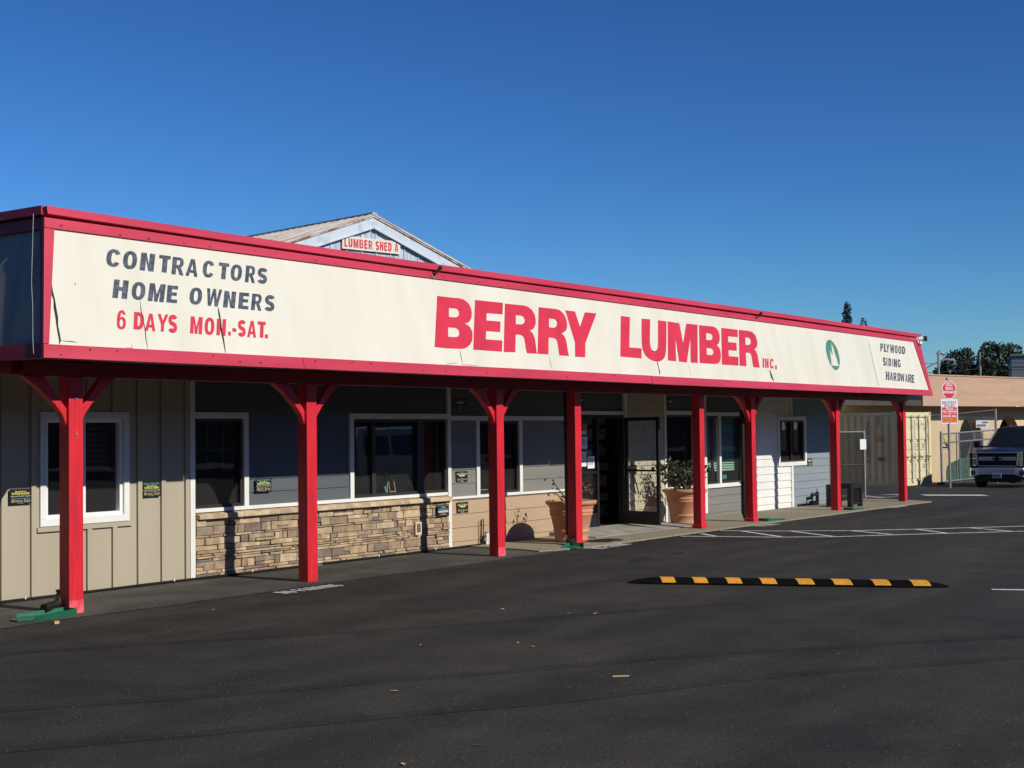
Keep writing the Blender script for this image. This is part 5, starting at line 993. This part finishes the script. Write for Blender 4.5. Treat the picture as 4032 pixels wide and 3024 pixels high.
MB().box(0.05, 0.45, -0.05, 0.0, 1.36, 1.41).tube([(0.30, -0.03, 1.5), (0.42, -0.03, 1.45)], 0.035, 8).build('roller', M['black'], e)
MB().box(-0.15, 0.55, -0.12, 0.12, 0.0, 0.12).build('track_wheel', M['black'], e, bevel=0.03)
f3 = empty('chain_link_fence', (53.5, 19.5, -0.42), math.atan2(16.75 - 19.5, 55.85 - 53.5), label='tall chain-link fence between the container and the tan building', cat='fence')
FL = math.hypot(55.85 - 53.5, 16.75 - 19.5)
for x, h in ((0.0, 2.64), (FL, 2.88)): MB().tube([(x, 0, -0.02), (x, 0, h)], 0.045, 10).build('post', M['galv'], f3, True)
MB().tube([(0, 0, 2.62), (FL * 0.5, 0, 2.68), (FL, 0, 2.84)], 0.022, 8).build('rail', M['wire'], f3, True)
chain(MB(), 0.03, FL - 0.03, 0.05, 2.6, 0.0, 0.09, 0.003).build('wire_mesh', M['wire'], f3)
e = empty('fence_plate', (55.55, 17.0, 1.74), math.atan2(16.75 - 19.5, 55.85 - 53.5), label='small white and black plate wired high on the fence by its tall post', cat='sign')
MB().box(-0.45, 0.05, -0.03, -0.02, 0, 0.27).build('plate', M['sign_white'], e); MB().box(-0.42, -0.05, -0.034, -0.031, 0.04, 0.12).box(-0.2, 0.02, -0.034, -0.031, 0.16, 0.23).build('print', M['ink'], e)

# ---------------------------------------------------------------- delivery sign pole
SG = math.atan2(0.876, 0.482); sa = SG - math.pi / 2                # face normal (-0.482, -0.876)
sp = empty('delivery_sign', (45.68, 15.19, -0.235), -R(29), label='red octagon and red delivery entrance board on one steel pole', cat='sign')
MB().tube([(0.02, 0.05, 0), (0.0, 0.03, 1.9), (-0.03, 0.03, 3.62)], 0.038, 10).build('pole', M['galv'], sp, True)
def octa(r): return [(r * math.cos(R(22.5 + 45 * k)), r * math.sin(R(22.5 + 45 * k))) for k in range(8)]
OZ = 3.22
oc = MB().prism([(a, OZ + c) for a, c in octa(0.315)], XZ(-0.022), XZ(-0.015)).build('octagon_sign', M['sign_white'], sp)
MB().prism([(a, OZ + c) for a, c in octa(0.288)], XZ(-0.0245), XZ(-0.0225)).build('red_field', M['sign_red'], oc)
def stext(t, wd, zc, h, m, par, y=-0.026, gap=0.11, sh=0, bold=1):
    MB().text(t, lambda u, v: (-wd / 2 + u, y, zc - h / 2 + v), wd, h, gap=gap, shear=sh, bold=bold).build('lettering', M[m], par)
stext('BERRY', 0.24, OZ + 0.215, 0.055, 'sign_white', oc); stext('LUMBER', 0.30, OZ + 0.145, 0.055, 'sign_white', oc); stext('TRUCK', 0.33, OZ + 0.045, 0.085, 'sign_white', oc); stext('ENTRANCE', 0.515, OZ - 0.072, 0.085, 'sign_white', oc)
DZ = 2.52; ht = 0.80
db = MB().prism([(-0.355, DZ - ht / 2), (0.355, DZ - ht / 2), (0.355, DZ + ht / 2), (-0.355, DZ + ht / 2)], XZ(-0.022), XZ(-0.015)).build('delivery_board', M['sign_white'], sp)
def bar(x0, x1, z0, z1, m, y=-0.0245): MB().box(x0, x1, y, y + 0.002, DZ + z0, DZ + z1).build('red_field' if m == 'sign_red' else 'rule', M[m], db)
bar(-0.32, 0.32, -0.365, 0.135, 'sign_red')
stext('DELIVERY', 0.62, DZ + 0.285, 0.105, 'ink', db, -0.0235); stext('ENTRANCE', 0.47, DZ + 0.185, 0.072, 'ink', db, -0.0235)
stext('Please', 0.30, DZ + 0.085, 0.085, 'sign_white', db, sh=0.25); stext('PULL FORWARD', 0.60, DZ - 0.005, 0.066, 'sign_white', db); stext('TO', 0.09, DZ - 0.08, 0.05, 'sign_white', db); stext('STAGING AREA', 0.58, DZ - 0.158, 0.066, 'sign_white', db)
for q in ((-0.31, -0.17, 0.058, 0.066), (0.17, 0.31, 0.058, 0.066), (-0.31, -0.07, -0.084, -0.076), (0.07, 0.31, -0.084, -0.076)): bar(*q, 'sign_white', -0.0265)
stext('WE WILL DIRECT YOU', 0.60, DZ - 0.243, 0.05, 'orange', db); stext('TO UNLOADING AREA', 0.60, DZ - 0.318, 0.05, 'orange', db)
for z in (DZ + 0.37, DZ - 0.385, OZ + 0.28): MB().disc((0, -0.028, z), 0.012, 'y', 10, 0.008).build('bolt', M['black'], sp)

# ---------------------------------------------------------------- pickup truck
def wheel(parent, x, y, r=0.41, wd=0.27):
    wh = MB().lathe([(0.0, -wd / 2), (0.25, -wd / 2), (r - 0.03, -wd / 2), (r, -wd / 2 + 0.04), (r, wd / 2 - 0.04), (r - 0.03, wd / 2), (0.25, wd / 2), (0.0, wd / 2)], n=32).build('wheel', M['tyre'], parent, True)
    wh.location = (x, y, r); wh.rotation_euler = (R(90), 0, 0)
    rim = MB().lathe([(0.0, -wd / 2 - 0.01), (0.05, -wd / 2 - 0.02), (0.22, -wd / 2 + 0.02), (0.27, -wd / 2 - 0.006)], n=24).lathe([(0.0, wd / 2 + 0.01), (0.05, wd / 2 + 0.02), (0.22, wd / 2 - 0.02), (0.27, wd / 2 + 0.006)], n=24).build('rim', M['galv'], wh, True)
tk = empty('pickup_truck', (47.4, 14.2, -0.275), R(0.5), label='dark blue pickup truck with chrome grille parked facing the lot', cat='pickup')
tk.scale = (1, 0.94, 1.02)
def sect(x, hw, z0, zs, zt, inset=0.10):        # body cross-section: sill, shoulder, crowned top
    return [(x, -hw + 0.06, z0), (x, -hw, z0 + 0.1), (x, -hw, zs - 0.08), (x, -hw + inset * 0.5, zs), (x, -hw * 0.6, zt - 0.01), (x, 0, zt), (x, hw * 0.6, zt - 0.01), (x, hw - inset * 0.5, zs), (x, hw, zs - 0.08), (x, hw, z0 + 0.1), (x, hw - 0.06, z0)]
MB().loft([sect(0.06, 0.97, 0.62, 1.17, 1.20), sect(0.22, 1.0, 0.5, 1.20, 1.26), sect(0.9, 1.015, 0.45, 1.23, 1.30), sect(1.55, 1.015, 0.45, 1.24, 1.30), sect(3.9, 1.015, 0.45, 1.25, 1.26), sect(5.75, 1.0, 0.5, 1.25, 1.26)]).build('body', M['car_navy'], tk, True)
b = MB(); dome = [(0.24, 0.46), (0.35, 0.30)]
MB().loft([[(0.16, -0.80, 1.20), (0.16, -0.45, 1.235), (0.16, 0, 1.245), (0.16, 0.45, 1.235), (0.16, 0.80, 1.20), (0.16, 0.80, 1.15), (0.16, -0.80, 1.15)], [(0.6, -0.86, 1.25), (0.6, -0.5, 1.325), (0.6, 0, 1.335), (0.6, 0.5, 1.325), (0.6, 0.86, 1.25), (0.6, 0.86, 1.15), (0.6, -0.86, 1.15)], [(1.6, -0.88, 1.27), (1.6, -0.5, 1.35), (1.6, 0, 1.36), (1.6, 0.5, 1.35), (1.6, 0.88, 1.27), (1.6, 0.88, 1.15), (1.6, -0.88, 1.15)]]).build('bonnet', M['car_navy'], tk, True)
def cabs(x, hw0, hw1, z1): return [(x, -hw0, 1.22), (x, -hw1, z1 - 0.06), (x, -hw1 + 0.12, z1), (x, 0, z1 + 0.03), (x, hw1 - 0.12, z1), (x, hw1, z1 - 0.06), (x, hw0, 1.22)]
MB().loft([cabs(1.55, 0.93, 0.92, 1.30), cabs(2.42, 0.95, 0.74, 1.97), cabs(3.3, 0.95, 0.75, 2.0), cabs(3.75, 0.95, 0.75, 1.95), cabs(3.95, 0.95, 0.80, 1.60)]).build('cab', M['car_navy'], tk, True)
def ws(u, v, off): x = 1.60 + (2.38 - 1.60) * v - 0.012 - off; return (x, u * (0.86 - 0.16 * v), 1.335 + (1.93 - 1.335) * v + off * 0.6)
MB().face([ws(-1, 0, 0.01), ws(1, 0, 0.01), ws(1, 1, 0.01), ws(-1, 1, 0.01)]) ; b = MB(); b.face([ws(-1, 0, 0.01), ws(0, 0, 0.03), ws(1, 0, 0.01), ws(1, 1, 0.01), ws(0, 1, 0.03), ws(-1, 1, 0.01)]); b.build('windscreen', M['autoglass'], tk)
b = MB()
for s in (-1, 1): b.hexa([(*ws(s * 1.0, 0, 0.014),), (*ws(s * 0.955, 0, 0.014),), (*ws(s * 0.955, 0, 0.03),), (*ws(s * 1.0, 0, 0.03),), (*ws(s * 1.0, 1, 0.014),), (*ws(s * 0.955, 1, 0.014),), (*ws(s * 0.955, 1, 0.03),), (*ws(s * 1.0, 1, 0.03),)])
b.build('pillar_trim', M['chrome'], tk)
MB().tube([ws(-0.85, 0.03, 0.045), ws(-0.1, 0.06, 0.05)], 0.012, 6).tube([ws(0.05, 0.03, 0.05), ws(0.8, 0.06, 0.045)], 0.012, 6).build('wiper', M['black'], tk)
MB().box(0.055, 0.10, -0.93, 0.93, 0.66, 1.18).build('grille_back', M['black'], tk)
b = MB().box(0.0, 0.056, -0.71, 0.71, 1.145, 1.182).box(0.0, 0.056, -0.66, 0.66, 0.715, 0.745)
for s in (-1, 1): b.hexa([(0.0, s * 0.71, 0.745), (0.0, s * 0.66, 0.745), (0.056, s * 0.66, 0.745), (0.056, s * 0.71, 0.745), (0.0, s * 0.74, 1.135), (0.0, s * 0.70, 1.135), (0.056, s * 0.70, 1.135), (0.056, s * 0.74, 1.135)])
b.build('grille_frame', M['chrome'], tk, bevel=0.012)
MB().box(-0.012, 0.054, -0.64, 0.64, 0.985, 1.02).box(-0.012, 0.054, -0.64, 0.64, 0.905, 0.93).box(0.01, 0.05, -0.64, 0.64, 0.931, 0.984).build('grille_bar', M['chrome'], tk, bevel=0.008)
b = MB()
for z0, z1 in ((0.75, 0.90), (1.025, 1.13)):
    for r__ in range(4):
        zz = z0 + (z1 - z0) * (r__ + 0.5) / 4
        for k in range(16): y = -0.63 + 0.08 * k + 0.04 * (r__ % 2); b.hexa([(0.025, y, zz), (0.025, y + 0.042, zz + 0.010), (0.05, y + 0.042, zz + 0.010), (0.05, y, zz), (0.025, y, zz + 0.009), (0.025, y + 0.042, zz + 0.019), (0.05, y + 0.042, zz + 0.019), (0.05, y, zz + 0.009)])
tag(b.build('grille_mesh', M['bronze'], tk), kind='stuff')
MB().prism([(-0.155, 0.945), (-0.065, 0.945), (-0.065, 0.90), (0.065, 0.90), (0.065, 0.945), (0.155, 0.945), (0.175, 0.995), (0.065, 0.995), (0.065, 1.04), (-0.065, 1.04), (-0.065, 0.995), (-0.175, 0.995)], lambda a, c: (-0.03, a, c), lambda a, c: (-0.012, a, c)).build('emblem', M['black'], tk, bevel=0.006)
for s in (-1, 1):
    b = MB(); hx = lambda za, zb: b.hexa([(0.01, s * 0.745, za), (0.09, s * 0.985, za), (0.2, s * 0.985, za), (0.2, s * 0.745, za), (0.01, s * 0.745, zb), (0.09, s * 0.985, zb), (0.2, s * 0.985, zb), (0.2, s * 0.745, zb)]); hx(0.985, 1.165)
    o = b.build('headlight', M['lamp'], tk, bevel=0.012)
    b = MB(); hx(0.765, 0.955); b.build('headlight', M['lamp'], tk, bevel=0.012)
    b = MB(); hx(0.957, 0.983); hx(0.735, 0.763); hx(1.166, 1.184); b.build('headlight_trim', M['chrome'], tk)
    b = MB().prism([(-0.12, 0.05), (0.12, 0.05), (0.13, 0.2), (-0.13, 0.2)], lambda a, c: (-0.03, s * 0.80 + a, 0.38 + c), lambda a, c: (0.05, s * 0.80 + a, 0.38 + c)); b.build('fog_recess', M['black'], tk, bevel=0.02)
    MB().disc((-0.035, s * 0.80, 0.505), 0.05, 'x', 16, 0.02).build('fog_lamp', M['lamp'], tk)
    mo = MB().box(1.72, 1.90, s * 1.26 - 0.13, s * 1.26 + 0.13, 1.30, 1.52).build('mirror', M['black'], tk, bevel=0.04); MB().box(1.76, 1.86, min(s * 0.95, s * 1.14), max(s * 0.95, s * 1.14), 1.30, 1.36).build('mirror_arm', M['black'], mo)
MB().loft([[(0.10, -1.0, 0.40), (0.10, -1.0, 0.66), (0.30, -1.0, 0.66), (0.30, -1.0, 0.40)], [(-0.01, -0.90, 0.36), (-0.01, -0.90, 0.665), (0.3, -0.90, 0.665), (0.3, -0.90, 0.36)], [(-0.05, -0.62, 0.44), (-0.05, -0.62, 0.67), (0.3, -0.62, 0.67), (0.3, -0.62, 0.44)], [(-0.06, 0, 0.47), (-0.06, 0, 0.67), (0.3, 0, 0.67), (0.3, 0, 0.47)], [(-0.05, 0.62, 0.44), (-0.05, 0.62, 0.67), (0.3, 0.62, 0.67), (0.3, 0.62, 0.44)], [(-0.01, 0.90, 0.36), (-0.01, 0.90, 0.665), (0.3, 0.90, 0.665), (0.3, 0.90, 0.36)], [(0.10, 1.0, 0.40), (0.10, 1.0, 0.66), (0.30, 1.0, 0.66), (0.30, 1.0, 0.40)]]).build('bumper', M['chrome'], tk, bevel=0.02)
MB().box(0.04, 0.32, -0.80, 0.80, 0.20, 0.44).build('air_dam', M['black'], tk, bevel=0.02)
pl = MB().box(-0.075, -0.06, -0.155, 0.155, 0.335, 0.49).build('number_plate', M['plate'], tk, bevel=0.004)
MB().text('8S20281', lambda u, v: (-0.077, 0.125 - u, 0.37 + v), 0.25, 0.075, bold=1).build('plate_lettering', mat('plate_ink', (0.07, 0.09, 0.2), None, 4, 0.5), pl)
for x in (0.95, 4.65):
    for y in (-0.86, 0.86): wheel(tk, x, y)
b = MB()
for s in (-1, 1): b.face([(1.95, s * 0.962, 1.28), (2.5, s * 0.80, 1.86), (3.6, s * 0.80, 1.86), (3.75, s * 0.962, 1.28)])
b.build('side_window', M['autoglass'], tk)
MB().box(2.6, 2.66, -0.35, -0.29, 2.01, 2.05).box(2.6, 2.66, 0.29, 0.35, 2.01, 2.05).build('roof_marker', M['lamp'], tk, bevel=0.01)

# ---------------------------------------------------------------- vehicles across the lot, seen mirrored in the shop windows
vn = empty('parked_van', (29.9, 1.9, 0.0), R(180), label='silver van just outside the frame, mirrored in the wide shop window', cat='van')
def vs(x, z0, zm, zt, hw=0.98): return [(x, -hw, z0), (x, -hw, zm), (x, -hw + 0.12, zt - 0.06), (x, -hw + 0.3, zt), (x, hw - 0.3, zt), (x, hw - 0.12, zt - 0.06), (x, hw, zm), (x, hw, z0)]
MB().loft([vs(-2.7, 0.4, 0.95, 1.05), vs(-1.7, 0.35, 1.1, 1.25), vs(-0.8, 0.35, 1.2, 1.95), vs(2.6, 0.35, 1.2, 1.97), vs(2.75, 0.45, 1.1, 1.8)]).build('body', M['van_white'], vn, True)
b = MB()
for s in (-1, 1):
    for x0, x1 in ((-1.0, 0.2), (0.4, 1.4), (1.55, 2.5)): b.face([(x0, s * 0.985, 1.22), (x1, s * 0.985, 1.22), (x1, s * 0.90, 1.74), (x0, s * 0.90, 1.74)])
b.build('side_window', M['autoglass'], vn)
for x in (-1.75, 1.75):
    for y in (-0.87, 0.87): wheel(vn, x, y, 0.36, 0.22)

# ---------------------------------------------------------------- trees, poles, wires
def crown(b, clumps, n, size, r_, flat_=0.0):
    vol = [rx * ry * rz for _, _, _, rx, ry, rz in clumps]; tot = sum(v ** 0.667 for v in vol)
    for (cx, cy, cz, rx, ry, rz), v in zip(clumps, vol):
        for _ in range(int(n * v ** 0.667 / tot)):
            d = Vector((r_.gauss(0, 1), r_.gauss(0, 1), r_.gauss(0, 1))).normalized(); k = r_.uniform(0.55, 1.0) ** 0.5 * (1 + r_.gauss(0, 0.05))
            p = Vector((cx + d.x * rx * k, cy + d.y * ry * k, cz + d.z * rz * k))
            leafq(b, p, d + Vector((r_.gauss(0, 0.8), r_.gauss(0, 0.8), r_.gauss(0.2, 0.8))), size * r_.uniform(0.6, 1.4), r_)
def tree(x, y, h, clumps, n, size, label, seed, m='tree_leaf', tr=0.22, group='trees beyond the tan building'):
    e = empty('evergreen_tree', (x, y, -0.75), label=label, cat='tree', group=group); r_ = random.Random(seed)
    t = MB().tube([(0, 0, 0), (0.05, 0, h * 0.3), (-0.05, 0.05, h * 0.6), (0, 0, h * 0.92)], tr, 8, tr * 0.25)
    for c in clumps: t.tube([(0, 0, c[2] * 0.6), (c[0] * 0.6, c[1] * 0.6, c[2] * 0.85), (c[0], c[1], c[2])], tr * 0.4, 6, 0.03)
    t.build('trunk', M['bark'], e, True)
    cc = []
    for c in clumps:
        cc.append(c)
        for _ in range(5):
            d = Vector((r_.gauss(0, 1), r_.gauss(0, 1), r_.gauss(0.3, 1))).normalized(); f = r_.uniform(0.28, 0.5)
            cc.append((c[0] + d.x * c[3] * 0.8, c[1] + d.y * c[4] * 0.8, c[2] + d.z * c[5] * 0.8, c[3] * f, c[4] * f, c[5] * f))
    b = MB(); crown(b, cc, n, size, r_); tag(b.build('crown', M[m], e), kind=None); return e
RT = Vector((0.582, -0.813))
def at(u, d=0.0): return (110.0 + RT.x * u + 0.81 * d, 34.8 + RT.y * u + 0.58 * d)
def tr_(u, d, h, cl, n, lab, seed): x, y = at(u, d); tree(x, y, h, [(RT.x * a + 0.81 * e_, RT.y * a + 0.58 * e_, z, r, r, rz) for a, e_, z, r, rz in cl], int(n * 2.6), 0.21, lab, seed)
tr_(-2.4, -2, 5.4, [(0, 0, 4.6, 1.25, 1.2), (-0.9, 0.2, 4.2, 1.0, 1.0), (0.8, 0, 4.6, 1.0, 1.3)], 2600, 'low rounded dark tree at the left end of the tree clump', 1)
tr_(-0.7, 1, 8.4, [(0, 0, 6.9, 1.25, 1.55), (-0.8, 0.3, 6.3, 0.9, 1.2), (0.5, 0.4, 5.2, 1.3, 1.5), (-0.3, 0, 4.6, 1.3, 1.2)], 4200, 'medium dark tree with a rounded top left of the tallest one', 2)
tr_(1.0, 0, 8.2, [(0.1, 0, 6.7, 0.7, 1.35), (0, 0, 5.4, 1.1, 1.5), (0, 0, 4.4, 1.3, 1.0)], 2600, 'narrow dark tree between the two rounded treetops', 3)
tr_(2.6, 1, 9.1, [(0, 0, 7.4, 1.55, 1.55), (-0.9, 0, 6.9, 0.9, 1.2), (1.0, 0.2, 6.6, 1.0, 1.5), (0, 0, 5.3, 1.9, 1.6), (0, 0, 4.4, 1.9, 1.2)], 6000, 'tallest broad dark evergreen right behind the utility pole', 4)
tr_(4.9, 0, 7.4, [(0, 0, 5.3, 0.95, 1.4), (-0.3, 0, 6.7, 0.5, 0.95), (0.2, 0, 4.4, 1.3, 1.2)], 2600, 'smaller dark tree at the right end, next to the grey building', 5)
e = empty('conifer_tree', (85.5, 34.85, -0.75), label='pointed dark conifer showing above the right part of the sign', cat='tree', group='treetops above the sign')
MB().tube([(0, 0, 0), (0, 0, 10.1)], 0.2, 8, 0.03).build('trunk', M['bark'], e, True)
r_ = random.Random(6); b = MB(); cl = []
for k in range(34):
    z = 5.5 + 4.9 * k / 33; rad = 0.10 + 0.78 * (1 - (z - 5.5) / 5.0) ** 0.8
    for q in range(3): a = r_.uniform(0, 6.28); rr = rad * r_.uniform(0.35, 0.75); cl.append((rr * math.cos(a), rr * math.sin(a), z + r_.uniform(-0.1, 0.1), rad * 0.42, rad * 0.42, 0.22))
crown(b, cl, 9000, 0.11, r_); b.build('crown', M['conifer_leaf'], e)
e = empty('conifer_tree', (86.13, 34.02, -0.75), label='small bushy treetop just right of the pointed conifer', cat='tree', group='treetops above the sign')
MB().tube([(0, 0, 0), (0, 0, 8.9)], 0.15, 8, 0.03).build('trunk', M['bark'], e, True)
b = MB(); crown(b, [(0, 0, 9.0, 0.2, 0.2, 0.5), (-0.1, 0.1, 8.6, 0.32, 0.32, 0.3), (0.12, -0.12, 8.7, 0.25, 0.25, 0.3), (0, 0, 8.0, 0.5, 0.5, 0.7), (0, 0, 7.0, 0.6, 0.6, 0.8)], 3200, 0.10, r_); b.build('crown', M['conifer_leaf'], e)
def wire(pts, sag, r=0.012):
    a, c = Vector(pts[0]), Vector(pts[1]); return [a.lerp(c, t / 10) + Vector((0, 0, -sag * 4 * (t / 10) * (1 - t / 10))) for t in range(11)]
k62 = 62 / 75
def s62(p): return (p[0] * k62, p[1] * k62, 1.8 + (p[2] - 1.8) * k62)
e = empty('service_mast', s62((74.14, 25.16, 4.53)), label='grey steel service mast with weatherhead on the tan roof', cat='mast')
o0 = Vector(e.location); rel = lambda p: Vector(s62(p)) - o0
MB().tube([(0, 0, -1.6), rel((74.11, 25.15, 5.65))], 0.05, 10).build('pipe', M['galv'], e, True)
MB().tube([rel((74.08, 25.18, 5.62)), rel((74.14, 25.1, 5.74)), rel((74.25, 24.96, 5.70))], 0.085, 10).build('weatherhead', M['galv'], e, True)
MB().tube([rel((74.10, 25.16, 5.28)), rel((74.36, 24.8, 5.36)), rel((74.63, 24.45, 5.30))], 0.045, 8).build('bracket', M['galv'], e, True)
MB().tube([rel((74.14, 25.08, 5.28)), rel((73.9, 25.46, 5.06)), rel((73.6, 25.9, 4.74))], 0.030, 6).build('brace', M['galv'], e, True)
MB().tube([rel((74.2, 25.0, 5.68)), rel((74.3, 24.88, 5.60)), rel((74.38, 24.76, 5.72)), rel((74.42, 24.72, 5.60)), rel((74.36, 24.8, 5.46)), rel((74.26, 24.94, 5.38))], 0.020, 6).tube([rel((74.18, 25.04, 5.66)), rel((74.26, 24.94, 5.54)), rel((74.34, 24.82, 5.52)), rel((74.28, 24.9, 5.36))], 0.018, 6).build('drop_cable', M['black'], e, True)
e = empty('utility_pole', (85.45, 26.5, -0.75), label='weathered wooden utility pole in front of the dark trees', cat='pole')
MB().tube([(0.05, -0.05, 0), (0, 0, 7.0)], 0.12, 10, 0.085).build('pole', M['pole_wood'], e, True)
MB().box(-0.05, 0.05, -0.6, 0.6, 6.5, 6.58).build('crossarm', M['pole_wood'], e); MB().disc((0, 0.5, 6.62), 0.05, 'z', 10, 0.1).disc((0, -0.5, 6.62), 0.05, 'z', 10, 0.1).build('insulator', M['galv'], e)
W_ = [((85.45, 26.5, 5.83), (88.2, 22.3, 5.80), 0.05), ((85.45, 26.5, 5.83), (74.63, 24.45, 5.32), 0.15), ((85.45, 26.5, 5.25), (83.2, 29.7, 5.02), 0.05), ((85.45, 26.5, 5.25), (88.6, 22.0, 5.1), 0.05), ((85.4, 26.55, 5.55), (80.8, 33.2, 5.9), 0.1), ((85.5, 26.45, 5.62), (89.0, 21.6, 5.62), 0.05)]
for i, (a, c, sg) in enumerate(W_):
    o = MB().tube(wire((a, c), sg), 0.016 if i not in (2, 3) else 0.022, 5).build('overhead_wire', M['black'], None, True); tag(o, 'thin dark overhead wire strung from the utility pole before the trees', 'wire', 'overhead wires at the utility pole')

# ---------------------------------------------------------------- added light blockers outside the view, behind the camera and to its left
lb = empty('left_sky_blocker', (-26, 0, 0.0), label='tall dark brown block added out of view on the left to cut skylight', cat='building')  # added to keep low skylight off the left faces of the posts
MB().box(-14, 0, -41, 70, 0, 14.0).build('wall', M['far_wall'], lb); MB().box(-14.2, 0.25, -41.2, 70.2, 14.0, 14.4).build('roof', M['soffit'], lb)
fb = empty('opposite_sky_blocker', (20, -42, 0.0), label='long dark brown block added behind the camera to cut low skylight, mirrored in the shop glass', cat='building')  # added and sized to block the low sky seen from under the canopy
MB().box(-95, 130, -14, 0, 0, 12.4).build('wall', M['far_wall'], fb); MB().box(-95.2, 130.2, -14.2, 0.25, 12.4, 12.8).build('roof', M['soffit'], fb)
